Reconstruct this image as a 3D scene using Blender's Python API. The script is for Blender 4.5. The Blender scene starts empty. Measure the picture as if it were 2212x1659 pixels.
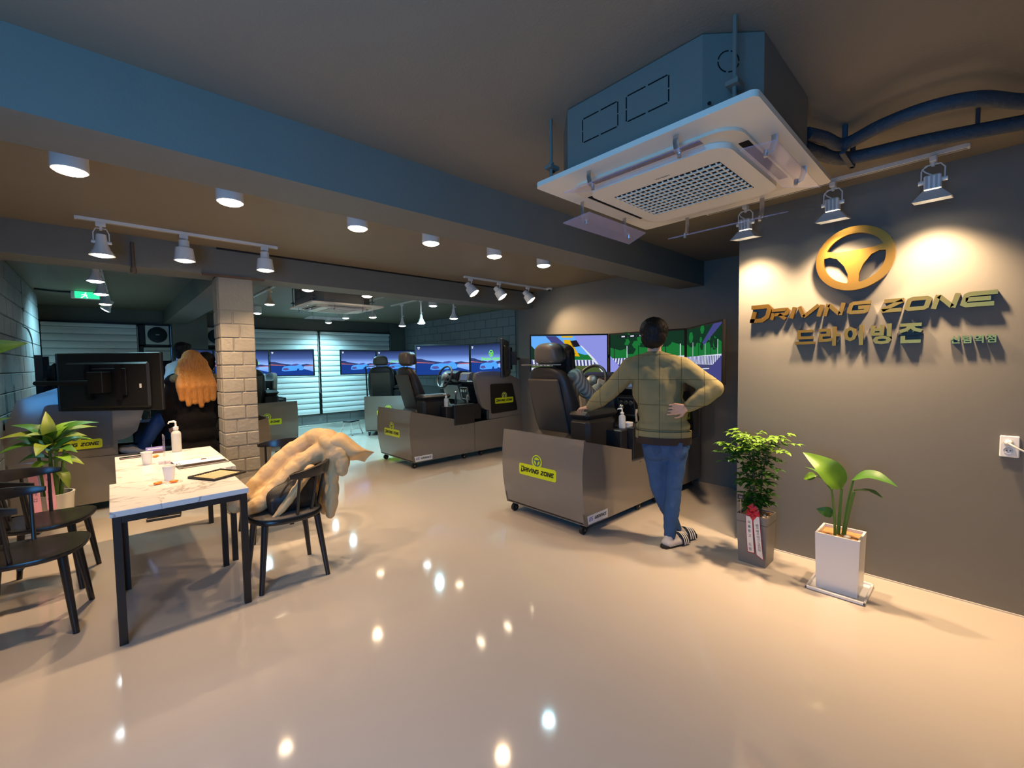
import bpy, math, random
from mathutils import Matrix, Vector
random.seed(7)
SC = bpy.context.scene
COL = SC.collection
R = math.radians

# ------------------------------------------------------------------ camera
cam_d = bpy.data.cameras.new('camera')
cam = bpy.data.objects.new('camera', cam_d)
COL.objects.link(cam)
CM = ((0.73216, 0.04468, 0.67966), (-0.68097, 0.02622, 0.73184), (-0.01487, 0.99866, -0.04962))
cam.matrix_world = Matrix(((CM[0][0], CM[0][1], -CM[0][2], 0.0), (CM[1][0], CM[1][1], -CM[1][2], 0.0),
                           (CM[2][0], CM[2][1], -CM[2][2], 1.46), (0, 0, 0, 1)))
cam_d.sensor_width = 36.0
cam_d.lens = 935.0 / 2212.0 * 36.0
cam_d.clip_start = 0.05
cam_d.clip_end = 100
SC.camera = cam

# ------------------------------------------------------------------ world, blue light, exposure
SC.view_settings.view_transform = 'Standard'
SC.view_settings.look = 'None'
SC.view_settings.exposure = 0.0
SC.view_settings.gamma = 1.0
SC.view_settings.use_curve_mapping = False
SC.cycles.use_denoising = True
SC.cycles.use_adaptive_sampling = True
SC.cycles.adaptive_threshold = 0.05
SC.cycles.max_bounces = 5
SC.cycles.diffuse_bounces = 3
SC.cycles.glossy_bounces = 3
SC.cycles.transmission_bounces = 3
SC.cycles.transparent_max_bounces = 6
SC.cycles.sample_clamp_indirect = 4.0
SC.cycles.caustics_reflective = False
SC.cycles.caustics_refractive = False
W = bpy.data.worlds.new('world')
SC.world = W
W.use_nodes = True
W.node_tree.nodes['Background'].inputs[0].default_value = (0.10, 0.38, 0.85, 1)
W.node_tree.nodes['Background'].inputs[1].default_value = 1.0

def lamp(name, kind, loc, energy, color, target=None, **kw):
    d = bpy.data.lights.new(name, kind)
    d.energy = energy
    d.color = color
    for k, v in kw.items():
        setattr(d, k, v)
    o = bpy.data.objects.new(name, d)
    COL.objects.link(o)
    o.location = loc
    if target is not None:
        o.rotation_euler = (Vector(target) - Vector(loc)).to_track_quat('-Z', 'Y').to_euler()
    return o
WARM = (1.0, 0.67, 0.39)
COOL = (0.40, 0.86, 1.0)
# added blue area light for an unseen source, just inside the left window
lamp('unseen_blue_source', 'AREA', (-1.17, 0.1, 1.45), 62, (0.08, 0.42, 1.0), (0.3, 1.75, 1.65), shape='RECTANGLE', size=1.3, size_y=1.6, spread=R(155))

# ------------------------------------------------------------------ helpers
def lin(c):
    return tuple(((v / 255) / 12.92 if v / 255 <= 0.04045 else ((v / 255 + 0.055) / 1.055) ** 2.4) for v in c[:3])

MATS = {}
def mat(name, rgb, rough=0.5, metal=0.0, spec=0.5, noise=0.0, nscale=8.0, bump=0.0, bscale=60.0, emit=0.0, trans=0.0, coat=0.0, alpha=1.0, linear=False):
    if name in MATS:
        return MATS[name]
    m = bpy.data.materials.new(name)
    m.use_nodes = True
    nt = m.node_tree
    b = nt.nodes['Principled BSDF']
    c = tuple(rgb) if linear else lin(rgb)
    b.inputs['Base Color'].default_value = (*c, 1)
    b.inputs['Roughness'].default_value = rough
    b.inputs['Metallic'].default_value = metal
    b.inputs['Specular IOR Level'].default_value = spec
    b.inputs['Coat Weight'].default_value = coat
    b.inputs['Coat Roughness'].default_value = 0.08
    b.inputs['Transmission Weight'].default_value = trans
    b.inputs['Alpha'].default_value = alpha
    if emit:
        b.inputs['Emission Color'].default_value = (*c, 1)
        b.inputs['Emission Strength'].default_value = emit
    if noise or bump:
        tc = nt.nodes.new('ShaderNodeTexCoord')
    if noise:
        n = nt.nodes.new('ShaderNodeTexNoise')
        n.inputs['Scale'].default_value = nscale
        n.inputs['Detail'].default_value = 4
        nt.links.new(tc.outputs['Object'], n.inputs['Vector'])
        r = nt.nodes.new('ShaderNodeMixRGB')
        r.inputs[1].default_value = (*[v * (1 - noise) for v in c], 1)
        r.inputs[2].default_value = (*[min(1, v * (1 + noise)) for v in c], 1)
        nt.links.new(n.outputs['Fac'], r.inputs[0])
        nt.links.new(r.outputs[0], b.inputs['Base Color'])
    if bump:
        n2 = nt.nodes.new('ShaderNodeTexNoise')
        n2.inputs['Scale'].default_value = bscale
        n2.inputs['Detail'].default_value = 3
        nt.links.new(tc.outputs['Object'], n2.inputs['Vector'])
        bp = nt.nodes.new('ShaderNodeBump')
        bp.inputs['Strength'].default_value = bump
        bp.inputs['Distance'].default_value = 0.01
        nt.links.new(n2.outputs['Fac'], bp.inputs['Height'])
        nt.links.new(bp.outputs['Normal'], b.inputs['Normal'])
    MATS[name] = m
    return m

def emat(name, rgb, strength):
    if name in MATS:
        return MATS[name]
    m = bpy.data.materials.new(name)
    m.use_nodes = True
    nt = m.node_tree
    nt.nodes.clear()
    e = nt.nodes.new('ShaderNodeEmission')
    e.inputs[0].default_value = (*rgb, 1)
    e.inputs[1].default_value = strength
    m.cycles.emission_sampling = 'NONE'
    o = nt.nodes.new('ShaderNodeOutputMaterial')
    nt.links.new(e.outputs[0], o.inputs[0])
    MATS[name] = m
    return m

class MB:
    """Collects shapes; build() links them as one mesh object."""
    def __init__(self, T=None):
        self.v = []; self.f = []; self.m = []; self.T = T; self.mi = 0
    def add(self, vs, fs):
        o = len(self.v)
        if self.T is not None:
            vs = [self.T @ Vector(p) for p in vs]
        self.v += [tuple(p) for p in vs]
        for f in fs:
            self.f.append(tuple(o + i for i in f)); self.m.append(self.mi)
        return self
    def box(self, x0, x1, y0, y1, z0, z1, b=0.0):
        if b <= 0:
            vs = [(x, y, z) for x in (x0, x1) for y in (y0, y1) for z in (z0, z1)]
            return self.add(vs, [(0, 1, 3, 2), (4, 6, 7, 5), (0, 4, 5, 1), (2, 3, 7, 6), (0, 2, 6, 4), (1, 5, 7, 3)])
        cx, cy, cz = (x0 + x1) / 2, (y0 + y1) / 2, (z0 + z1) / 2
        hx, hy, hz = abs(x1 - x0) / 2, abs(y1 - y0) / 2, abs(z1 - z0) / 2
        b = min(b, hx * .95, hy * .95, hz * .95)
        vs = []; ix = {}
        for sx in (-1, 1):
            for sy in (-1, 1):
                for sz in (-1, 1):
                    for a in range(3):
                        d = [hx - b, hy - b, hz - b]
                        d[a] += b
                        ix[(sx, sy, sz, a)] = len(vs)
                        vs.append((cx + sx * d[0], cy + sy * d[1], cz + sz * d[2]))
        fs = []
        S = (-1, 1)
        for s in S:
            fs.append([ix[(s, -1, -1, 0)], ix[(s, 1, -1, 0)], ix[(s, 1, 1, 0)], ix[(s, -1, 1, 0)]][::s])
            fs.append([ix[(-1, s, -1, 1)], ix[(-1, s, 1, 1)], ix[(1, s, 1, 1)], ix[(1, s, -1, 1)]][::s])
            fs.append([ix[(-1, -1, s, 2)], ix[(1, -1, s, 2)], ix[(1, 1, s, 2)], ix[(-1, 1, s, 2)]][::s])
        for s in S:
            for t in S:
                q = s * t
                fs.append([ix[(s, t, -1, 0)], ix[(s, t, -1, 1)], ix[(s, t, 1, 1)], ix[(s, t, 1, 0)]][::q])
                fs.append([ix[(s, -1, t, 0)], ix[(s, 1, t, 0)], ix[(s, 1, t, 2)], ix[(s, -1, t, 2)]][::q])
                fs.append([ix[(-1, s, t, 1)], ix[(-1, s, t, 2)], ix[(1, s, t, 2)], ix[(1, s, t, 1)]][::q])
        for sx in S:
            for sy in S:
                for sz in S:
                    fs.append([ix[(sx, sy, sz, 0)], ix[(sx, sy, sz, 1)], ix[(sx, sy, sz, 2)]][::sx * sy * sz])
        return self.add(vs, fs)
    def tube(self, pts, r, n=10, caps=True, flat=1.0):
        P = [Vector(p) for p in pts]
        k = len(P)
        rs = r if isinstance(r, (list, tuple)) else [r] * k
        vs = []
        up = None
        for i in range(k):
            t = (P[min(i + 1, k - 1)] - P[max(i - 1, 0)]).normalized()
            if up is None:
                up = Vector((0, 0, 1)) if abs(t.z) < 0.9 else Vector((1, 0, 0))
            a = (up - t * up.dot(t)).normalized()
            up = a
            c = t.cross(a)
            for j in range(n):
                an = 2 * math.pi * j / n
                vs.append(P[i] + (a * math.cos(an) * flat + c * math.sin(an)) * rs[i])
        fs = [(i * n + j, i * n + (j + 1) % n, (i + 1) * n + (j + 1) % n, (i + 1) * n + j) for i in range(k - 1) for j in range(n)]
        if caps:
            fs += [tuple(range(n))[::-1], tuple((k - 1) * n + j for j in range(n))]
        return self.add(vs, fs)
    def cyl(self, p0, p1, r0, r1=None, n=16, caps=True):
        return self.tube([p0, p1], [r0, r0 if r1 is None else r1], n, caps)
    def lathe(self, prof, n=20, c=(0, 0, 0), sq=None):
        vs = []
        for r, z in prof:
            for j in range(n):
                an = 2 * math.pi * (j + .5) / n
                vs.append((c[0] + r * math.cos(an), c[1] + r * math.sin(an), c[2] + z))
        k = len(prof)
        fs = [(i * n + j, i * n + (j + 1) % n, (i + 1) * n + (j + 1) % n, (i + 1) * n + j) for i in range(k - 1) for j in range(n)]
        if prof[0][0] > 1e-4:
            fs.append(tuple(range(n))[::-1])
        if prof[-1][0] > 1e-4:
            fs.append(tuple((k - 1) * n + j for j in range(n)))
        return self.add(vs, fs)
    def ell(self, c, r, nu=16, nv=10, rot=None):
        rr = (r, r, r) if isinstance(r, (int, float)) else r
        vs = []
        for i in range(nv + 1):
            th = math.pi * i / nv
            for j in range(nu):
                ph = 2 * math.pi * j / nu
                p = Vector((rr[0] * math.sin(th) * math.cos(ph), rr[1] * math.sin(th) * math.sin(ph), -rr[2] * math.cos(th)))
                if rot is not None:
                    p = rot @ p
                vs.append(p + Vector(c))
        fs = [(i * nu + j, i * nu + (j + 1) % nu, (i + 1) * nu + (j + 1) % nu, (i + 1) * nu + j) for i in range(nv) for j in range(nu)]
        return self.add(vs, fs)
    def prism(self, poly, w0, w1, fr):
        """poly: [(u,v)], extruded from w0 to w1; fr(u,v,w)->xyz"""
        n = len(poly)
        ar = sum(poly[i][0] * poly[(i + 1) % n][1] - poly[(i + 1) % n][0] * poly[i][1] for i in range(n))
        if ar < 0:
            poly = poly[::-1]
        vs = [fr(u, v, w0) for u, v in poly] + [fr(u, v, w1) for u, v in poly]
        fs = [tuple(range(n))[::-1], tuple(range(n, 2 * n))]
        fs += [(i, (i + 1) % n, n + (i + 1) % n, n + i) for i in range(n)]
        return self.add(vs, fs)
    def grid(self, fn, nu, nv):
        vs = [fn(i / nu, j / nv) for j in range(nv + 1) for i in range(nu + 1)]
        w = nu + 1
        fs = [(j * w + i, j * w + i + 1, (j + 1) * w + i + 1, (j + 1) * w + i) for j in range(nv) for i in range(nu)]
        return self.add(vs, fs)
    def stroke(self, path, t, w0, w1, fr, closed=False):
        """mitred ribbon along a 2D path, extruded"""
        P = [Vector((p[0], p[1])) for p in path]
        n = len(P)
        L = []; Rr = []
        for i in range(n):
            if closed:
                a, b, c = P[i - 1], P[i], P[(i + 1) % n]
                d0, d1 = (b - a).normalized(), (c - b).normalized()
            else:
                d1 = (P[min(i + 1, n - 1)] - P[i]); d0 = (P[i] - P[max(i - 1, 0)])
                if d1.length < 1e-9: d1 = d0
                if d0.length < 1e-9: d0 = d1
                d0 = d0.normalized(); d1 = d1.normalized()
            n0, n1 = Vector((-d0.y, d0.x)), Vector((-d1.y, d1.x))
            m = n0 + n1
            m = m / max(0.35, m.dot(m) / 2) * 1.0
            L.append(P[i] + m * (t / 2)); Rr.append(P[i] - m * (t / 2))
        for i in range(n if closed else n - 1):
            j = (i + 1) % n
            self.prism([tuple(Rr[i]), tuple(Rr[j]), tuple(L[j]), tuple(L[i])], w0, w1, fr)
        return self
    def build(self, name, m, parent=None, ang=35, smooth=True):
        me = bpy.data.meshes.new(name)
        me.from_pydata(self.v, [], self.f)
        for x in (m if isinstance(m, (list, tuple)) else [m]):
            me.materials.append(x)
        if any(self.m):
            me.polygons.foreach_set('material_index', self.m)
        if smooth:
            me.polygons.foreach_set('use_smooth', [True] * len(me.polygons))
            me.set_sharp_from_angle(angle=R(ang))
        me.update()
        return link(name, me, parent)

def link(name, me, parent=None):
    o = bpy.data.objects.new(name, me)
    COL.objects.link(o)
    if parent is not None:
        o.parent = parent
    return o

def tag(o, label=None, cat=None, group=None, kind=None):
    if label: o['label'] = label
    if cat: o['category'] = cat
    if group: o['group'] = group
    if kind: o['kind'] = kind
    return o

def thing(name, label, cat, loc=(0, 0, 0), rz=0.0, group=None):
    o = bpy.data.objects.new(name, None)
    COL.objects.link(o)
    o.empty_display_size = 0.1
    o.location = loc
    o.rotation_euler = (0, 0, rz)
    return tag(o, label, cat, group)

def copy_tree(o, parent=None):
    c = o.copy()
    COL.objects.link(c)
    c.parent = parent
    for ch in list(o.children):
        copy_tree(ch, c)
    return c

def struct(name, mb, m, parent=None, **k):
    o = mb.build(name, m, parent, **k)
    if parent is None:
        o['kind'] = 'structure'
    return o

def txt(body, size, mb_name, m, parent, loc, rot=(0, 0, 0), extrude=0.0, shear=0.0, sx=1.0, align='CENTER', line=1.0):
    c = bpy.data.curves.new(mb_name, 'FONT')
    c.body = body; c.size = size; c.extrude = extrude; c.shear = shear; c.space_line = line
    c.align_x = align; c.align_y = 'CENTER'; c.resolution_u = 2
    t = bpy.data.objects.new(mb_name, c)
    COL.objects.link(t)
    bpy.context.view_layer.update()
    me = bpy.data.meshes.new_from_object(t.evaluated_get(bpy.context.evaluated_depsgraph_get()))
    bpy.data.objects.remove(t)
    me.materials.clear(); me.materials.append(m)
    me.transform(Matrix.Diagonal((sx, 1, 1, 1)))
    o = link(mb_name, me, parent)
    o.location = loc; o.rotation_euler = rot
    return o

def xyz(u, v, w): return (u, v, w)
# ------------------------------------------------------------------ the room
CEIL = 2.6
M_floor = mat('floor_epoxy', (192, 183, 171), 0.07, spec=0.45, noise=0.05, nscale=1.2, bump=0.03, bscale=2.2)
M_ceil = mat('ceiling_paint', (126, 117, 101), 0.55, spec=0.3, noise=0.05, nscale=3, bump=0.1, bscale=90)
M_wall = mat('wall_paint', (117, 115, 107), 0.6, spec=0.25, noise=0.04, nscale=3, bump=0.025, bscale=120)
M_beam = mat('beam_paint', (115, 113, 103), 0.6, spec=0.25, noise=0.05, nscale=4, bump=0.12, bscale=70)
M_block = mat('painted_block', (134, 138, 140), 0.65, spec=0.25, noise=0.06, nscale=9, bump=0.5, bscale=70)
M_mortar = mat('painted_mortar', (112, 114, 116), 0.8, spec=0.1)
M_black = mat('black_frame', (22, 22, 24), 0.45)
M_white_p = mat('white_plastic', (222, 220, 214), 0.4)

struct('floor', MB().box(-2.2, 6.6, -2.9, 11.6, -0.12, 0), M_floor)
struct('ceiling', MB().box(-2.2, 6.6, -2.9, 11.6, CEIL, CEIL + 0.15), M_ceil)
# sign wall (partition ending in a free edge)
struct('wall_right', MB().box(3.667, 3.86, -0.27, 1.30, 0, CEIL), M_wall)
d = struct('door_1', MB().box(3.70, 3.76, -1.25, -0.33, 0, 2.15), mat('door_grey', (150, 150, 140), 0.5))
MB().box(3.66, 3.82, -0.33, -0.27, 0, 2.2).box(3.66, 3.82, -1.31, -1.25, 0, 2.2).box(3.66, 3.82, -1.31, -0.27, 2.15, 2.2).build('door_frame', M_black, d)
MB().cyl((3.66, -1.15, 1.0), (3.60, -1.15, 1.0), 0.012).cyl((3.60, -1.16, 1.0), (3.60, -1.03, 1.0), 0.011).build('door_handle', M_black, d)
struct('wall_entrance', MB().box(3.667, 3.86, -2.9, -1.31, 0, CEIL).box(3.667, 3.86, -1.31, -0.27, 2.2, CEIL), M_wall)
# wall behind the simulators
struct('wall_back', MB().box(5.125, 5.30, 0.2, 5.34, 0, CEIL).box(3.86, 5.125, 0.1, 0.2, 0, CEIL), M_wall)
# far block wall, window wall and block wall on the left: cores, blocks follow below
wb = struct('wall_far_right', MB().box(6.262, 6.45, 5.34, 11.45, 0, CEIL), M_mortar)
struct('wall_return', MB().box(5.30, 6.45, 5.20, 5.34, 0, CEIL), M_wall)
wf = struct('wall_far', MB().box(-1.0, 6.3, 11.25, 11.45, 0, 0.24).box(-1.0, 6.3, 11.25, 11.45, 2.33, CEIL).box(0.95, 1.52, 10.85, 11.25, 0, CEIL)
       .box(5.78, 6.3, 11.2, 11.45, 0, CEIL).box(-1.0, -0.88, 11.25, 11.45, 0, CEIL), M_wall)
wl = struct('wall_left', MB().box(-0.95, -0.762, 4.6, 9.62, 0, CEIL), M_mortar)
struct('wall_left_far', MB().box(-1.9, -1.75, 9.5, 11.45, 0, CEIL).box(-1.9, -0.95, 9.45, 9.62, 0, CEIL).box(-1.9, -0.9, 11.25, 11.45, 0, CEIL), M_wall)
# near left wall beside the camera, unseen; window placed to suit the blue light
struct('wall_left_near', MB().box(-1.40, -1.25, -2.9, -0.65, 0, CEIL).box(-1.40, -1.25, 0.85, 4.7, 0, CEIL).box(-1.40, -1.25, -0.65, 0.85, 2.35, CEIL).box(-1.40, -1.25, -0.65, 0.85, 0, 0.5).box(-1.40, -0.76, 4.6, 4.75, 0, CEIL), M_wall)
struct('wall_rear', MB().box(-2.1, 3.8, -2.9, -2.75, 0, CEIL), M_wall)
struct('window_1', MB().box(-1.36, -1.29, -0.65, -0.60, 0.5, 2.35).box(-1.36, -1.29, 0.80, 0.85, 0.5, 2.35).box(-1.36, -1.29, 0.08, 0.12, 0.5, 2.35).box(-1.36, -1.29, -0.65, 0.85, 1.95, 2.0), M_black)  # frame of the unseen opening added for the blue light

def blocks(parent, lo, hi, z0, z1, fn, L=0.39, Hh=0.195, g=0.003, off0=0.0, skip=None):
    meshes = {}
    r = 0
    z = z0
    while z < z1 - 0.03:
        ztop = min(z + Hh, z1)
        y = lo - (L / 2 if r % 2 else 0) + off0
        while y < hi - 0.02:
            a, b = max(lo, y), min(hi, y + L)
            if b - a > 0.03 and not (skip and skip(a, b, z, ztop)):
                key = (round(b - a, 3), round(ztop - z, 3))
                if key not in meshes:
                    mb = MB().box(-(b - a) / 2 + g, (b - a) / 2 - g, -0.02, 0.0, -(ztop - z) / 2 + g, (ztop - z) / 2 - g, 0.006)
                    o = mb.build('block', M_block, parent)
                    meshes[key] = o.data
                else:
                    o = link('block', meshes[key], parent)
                fn(o, (a + b) / 2, (z + ztop) / 2)
            y += L
        z += Hh
        r += 1
def on_left(o, y, z):
    o.location = (-0.765, y, z); o.rotation_euler = (0, 0, R(90)); o.location.x += random.uniform(-.001, .0015)
blocks(wl, 5.63, 9.62, 0.06, CEIL, on_left)
def on_fr(o, y, z):
    o.location = (6.265 - random.uniform(0, .0015), y, z); o.rotation_euler = (0, 0, R(-90))
blocks(wb, 6.6, 11.2, 0.87, CEIL, on_fr)
def on_base(o, y, z):
    o.location = (y, 11.252, z)
blocks(wf, 1.6, 5.75, 0.0, 0.235, on_base, L=0.6, Hh=0.235)

# beams
struct('trim_1', MB().box(-1.25, 5.125, 2.2, 2.52, 2.322, CEIL), M_beam)
b2 = struct('trim_2', MB().box(-1.95, 5.125, 4.99, 5.34, 2.34, CEIL), M_beam)
MB().box(0.80, 5.125, 4.975, 4.992, 2.585, 2.6).build('black_edge_strip', M_black, b2)  # black strip along the beam's upper edge
MB().box(0.68, 1.20, 4.97, 5.0, 2.325, 2.345).build('timber_strip', mat('brown_timber', (92, 70, 52), 0.7), b2)
struct('trim_3', MB().box(0.84, 1.2, 5.34, 11.25, 2.34, CEIL), M_beam)
kb = thing('drain_pipe', 'short brown drain pipe stub hanging down the face of the second beam', 'pipe', (0.19, 4.972, 2.3))
MB().cyl((0, 0, 0.24), (0, 0, 0.0), 0.012).build('pipe', mat('brown_paint', (86, 72, 58), 0.6), kb)
MB().lathe([(0.0, -0.03), (0.02, -0.025), (0.024, 0.0), (0.018, 0.03), (0.0, 0.035)], 14).build('cap', MATS['brown_paint'], kb)

# brick column
cb = struct('trim_4', MB().box(0.806, 1.094, 5.006, 5.294, 0, 2.34), mat('column_mortar', (130, 126, 117), 0.7))
M_brick = mat('painted_brick', (138, 133, 122), 0.6, spec=0.3, noise=0.05, nscale=14, bump=0.5, bscale=30)
hb = 0.134
z = 0.0
r = 0
while z < 2.33:
    smooth = z > 1.98
    zt = 2.338 if smooth else z + hb
    cuts = [0.0, 0.19, 0.30] if r % 2 else [0.0, 0.11, 0.30]
    if r % 5 == 3: cuts = [0.0, 0.165, 0.30]
    if smooth: cuts = [0.0, 0.30]
    gx = 0.001 if smooth else 0.003
    for i in range(len(cuts) - 1):
        j = random.uniform(-.003, .004)
        MB().box(0.80 + cuts[i] + gx, 0.80 + cuts[i + 1] - gx, 5.0 - j, 5.05, z + gx, zt - gx, 0.007).build('brick', M_brick, cb)
    for i in range(2):
        a0, a1 = ((5.05, 5.16), (5.16, 5.30))[i] if r % 2 else ((5.05, 5.22), (5.22, 5.30))[i]
        MB().box(0.80 - random.uniform(0, .004), 0.85, a0 + gx, a1 - gx, z + gx, zt - gx, 0.007).build('brick', M_brick, cb)
        MB().box(1.05, 1.10 + random.uniform(0, .004), a0 + gx, a1 - gx, z + gx, zt - gx, 0.007).build('brick', M_brick, cb)
    if smooth: break
    z += hb
    r += 1

# windows in the far wall with banded roller blinds
M_blind = mat('blind_fabric', (238, 242, 242), 0.75, spec=0.1)
M_sheer = mat('blind_sheer', (176, 186, 188), 0.8, spec=0.1)
def blind_window(i, x0, x1):
    w = struct('window_%d' % i, MB().box(x0 - 0.02, x0 + 0.01, 11.2, 11.3, 0.24, 2.33).box(x1 - 0.01, x1 + 0.02, 11.2, 11.3, 0.24, 2.33)
               .box(x0, x1, 11.2, 11.3, 2.29, 2.335).box(x0, x1, 11.2, 11.3, 0.235, 0.26), M_black)
    MB().box(x0 + 0.01, x1 - 0.01, 11.28, 11.29, 0.26, 2.3).build('pane', mat('dark_glass', (30, 40, 48), 0.05), w)
    t = thing('roller_blind', BL[i - 2], 'blind', ((x0 + x1) / 2, 11.19, 0.27), 0, 'banded roller blinds on the far wall')
    hw = (x1 - x0) / 2 - 0.02
    MB().box(-hw, hw, -0.05, 0.03, 1.97, 2.03, 0.01).build('cassette', M_blind, t)
    n = 15
    p = 1.97 / n
    me = None
    for k in range(n):
        zz = k * p
        if me is None:
            o = MB().grid(lambda u, v: (-hw + 2 * hw * u, -0.012 * math.sin(math.pi * v) - 0.004 + 0.012 * v, v * p * 0.86), 1, 5).build('slat', M_blind, t, ang=80)
            me = o.data
            s2 = MB().box(-hw, hw, 0.004, 0.006, p * 0.86, p).build('sheer_band', M_sheer, t); me2 = s2.data
        else:
            o = link('slat', me, t); s2 = link('sheer_band', me2, t)
        o.location = (0, 0, zz); s2.location = (0, 0, zz)
    MB().box(-hw, hw, -0.014, 0.004, -0.02, 0.006, 0.004).build('bottom_bar', M_white_p, t)
    MB().tube([(hw + 0.012, -0.03, 2.0), (hw + 0.014, -0.03, 0.5)], 0.004, 6).build('pull_cord', M_white_p, t)
BL = ['pale banded roller blind at the far left, behind the black monitor', 'pale banded roller blind just right of the brick column', 'pale banded roller blind nearest the far right corner']
blind_window(2, -0.87, 0.44)
blind_window(3, 1.95, 3.83)
blind_window(4, 3.86, 5.76)
w5 = struct('window_5', MB().box(0.45, 0.54, 11.2, 11.3, 0.24, 2.33).box(0.45, 0.95, 11.2, 11.3, 2.3, 2.335).box(0.45, 0.95, 11.2, 11.3, 1.885, 1.92).box(0.45, 0.95, 11.2, 11.3, 0.235, 0.26), M_black)
MB().box(0.5, 0.95, 11.28, 11.29, 0.26, 2.3).build('pane', MATS['dark_glass'], w5)
w6 = struct('window_6', MB().box(1.9, 1.95, 11.2, 11.3, 0.24, 2.33).box(1.52, 1.95, 11.2, 11.3, 2.3, 2.335).box(1.52, 1.95, 11.2, 11.3, 1.885, 1.92), M_black)
MB().box(1.52, 1.9, 11.28, 11.29, 0.26, 2.3).build('pane', MATS['dark_glass'], w6)
for nm, x0, lb in (('vent_fan', 0.55, 'white square vent fan with dark round grille beside the far left blind'), ('vent_fan', 1.54, 'white square vent fan with dark round grille half hidden behind the column')):
    t = thing(nm, lb, 'fan', (x0 + 0.185, 11.2, 1.925), 0, 'vent fans in the far windows')
    MB().box(-0.185, 0.185, -0.03, 0.06, 0.0, 0.375, 0.01).build('housing', M_white_p, t)
    T = Matrix.Translation((0, -0.03, 0.19)) @ Matrix.Rotation(R(90), 4, 'X')
    MB(T).lathe([(0.155, 0.0), (0.155, 0.012), (0.14, 0.02), (0.0, 0.022)], 32).build('grille', mat('dark_grille', (24, 40, 44), 0.5), t)
    mb = MB(T)
    for q in (0.05, 0.09, 0.125):
        mb.tube([(q * math.cos(a * math.pi / 16), q * math.sin(a * math.pi / 16), 0.026) for a in range(33)], 0.003, 5)
    mb.build('guard_ring', MATS['dark_grille'], t)
    MB(T).box(-0.03, 0.03, -0.006, 0.006, 0.02, 0.03).build('badge', M_white_p, t)
bx = thing('wall_unit', 'white unit under the vent fan beside the far left blind', 'box', (0.735, 11.2, 1.60))
MB().box(-0.22, 0.20, -0.04, 0.05, 0.0, 0.27, 0.015).build('body', M_white_p, bx)
MB().box(-0.2, 0.18, -0.046, -0.038, 0.19, 0.2).build('slot', M_black, bx)
struct('baseboard_right', MB().box(3.659, 3.667, -0.27, 1.30, 0, 0.008), mat('silicone', (200, 196, 186), 0.5))
# ------------------------------------------------------------------ ceiling lamps
M_lampw = mat('lamp_white', (232, 230, 224), 0.35)
E_warm = emat('warm_lamp_face', (1.0, 0.80, 0.55), 30)
E_cool = emat('cool_lamp_face', (0.80, 0.95, 1.0), 30)
DL = {}
def downlight(x, y, h, cool, label, energy=42, group='surface downlights on the ceiling', r=0.072):
    t = thing('ceiling_downlight', label, 'lamp', (x, y, CEIL), 0, group)
    MB().lathe([(r, 0), (r, -h + 0.003), (r * 0.97, -h), (r * 0.92, -h), (r * 0.9, -h + 0.006)], 28).build('can', M_lampw, t)
    MB().lathe([(0, -h - 0.018), (r * 0.45, -h - 0.016), (r * 0.78, -h - 0.008), (r * 0.93, -h + 0.001)], 24).build('lamp_face', E_cool if cool else E_warm, t)
    lamp('downlight_glow', 'SPOT', (x, y, CEIL - h - 0.028), energy, COOL if cool else WARM, (x, y, 0), spot_size=R(150), spot_blend=0.9, shadow_soft_size=0.045)
    return t
ORD = ['first', 'second', 'third', 'fourth', 'fifth']
for i, (x, y) in enumerate(((-0.10, 3.12), (0.58, 3.10), (1.37, 3.10), (1.99, 3.10), (2.68, 3.10), (3.32, 3.07))):
    downlight(x, y, 0.15, i == 5, 'cool white round downlight at the right end of the front row' if i == 5 else
              ('warm round downlight, %s from the left in the row behind the blue beam' % ORD[i]), (62, 58, 44, 40, 40, 26)[i])
downlight(1.84, 5.66, 0.21, False, 'warm round downlight over the left half of the far ceiling cassette', 26)
downlight(2.62, 5.70, 0.21, False, 'warm round downlight over the right half of the far ceiling cassette', 26)
downlight(4.12, 6.40, 0.15, True, 'bright cool downlight hanging beside the far white track', 150)
downlight(3.87, 10.55, 0.13, True, 'cool downlight nearest the far blinds', 210)
downlight(3.80, 9.35, 0.13, True, 'cool downlight just above the far car screens, below the far cassette', 190)
downlight(2.12, 9.40, 0.13, True, 'cool downlight peeking out right of the brick column', 200)
# lamps of the same front-area kind that hang behind the viewer
for x, y, nm in ((0.35, 0.1, 'nearest the middle'), (1.7, -0.9, 'second from the door'), (2.75, -0.95, 'nearest the door'), (-0.9, 1.2, 'nearest the left window')):
    downlight(x, y, 0.15, False, 'warm round downlight above the entrance area, ' + nm, 40 if y > 0 else 26, 'downlights above the entrance area')

def rail(p0, p1, label, name='light_track'):
    a, b = Vector(p0), Vector(p1)
    t = thing(name, label, 'track', ((a + b) / 2), math.atan2(b.y - a.y, b.x - a.x), 'white ceiling light tracks')
    L = (b - a).length
    mb = MB().box(-L / 2, L / 2, -0.017, 0.017, -0.022, 0.0)
    mb.build('rail', M_lampw, t)
    MB().box(-L / 2 - 0.012, -L / 2, -0.018, 0.018, -0.024, 0, 0.003).build('end_cap', M_lampw, t)
    MB().box(L / 2, L / 2 + 0.012, -0.018, 0.018, -0.024, 0, 0.003).build('end_cap', M_lampw, t)
    MB().box(-L / 2, L / 2, -0.007, 0.007, -0.0225, -0.021).build('groove', mat('groove_grey', (140, 138, 132), 0.5), t)
    return t

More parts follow.
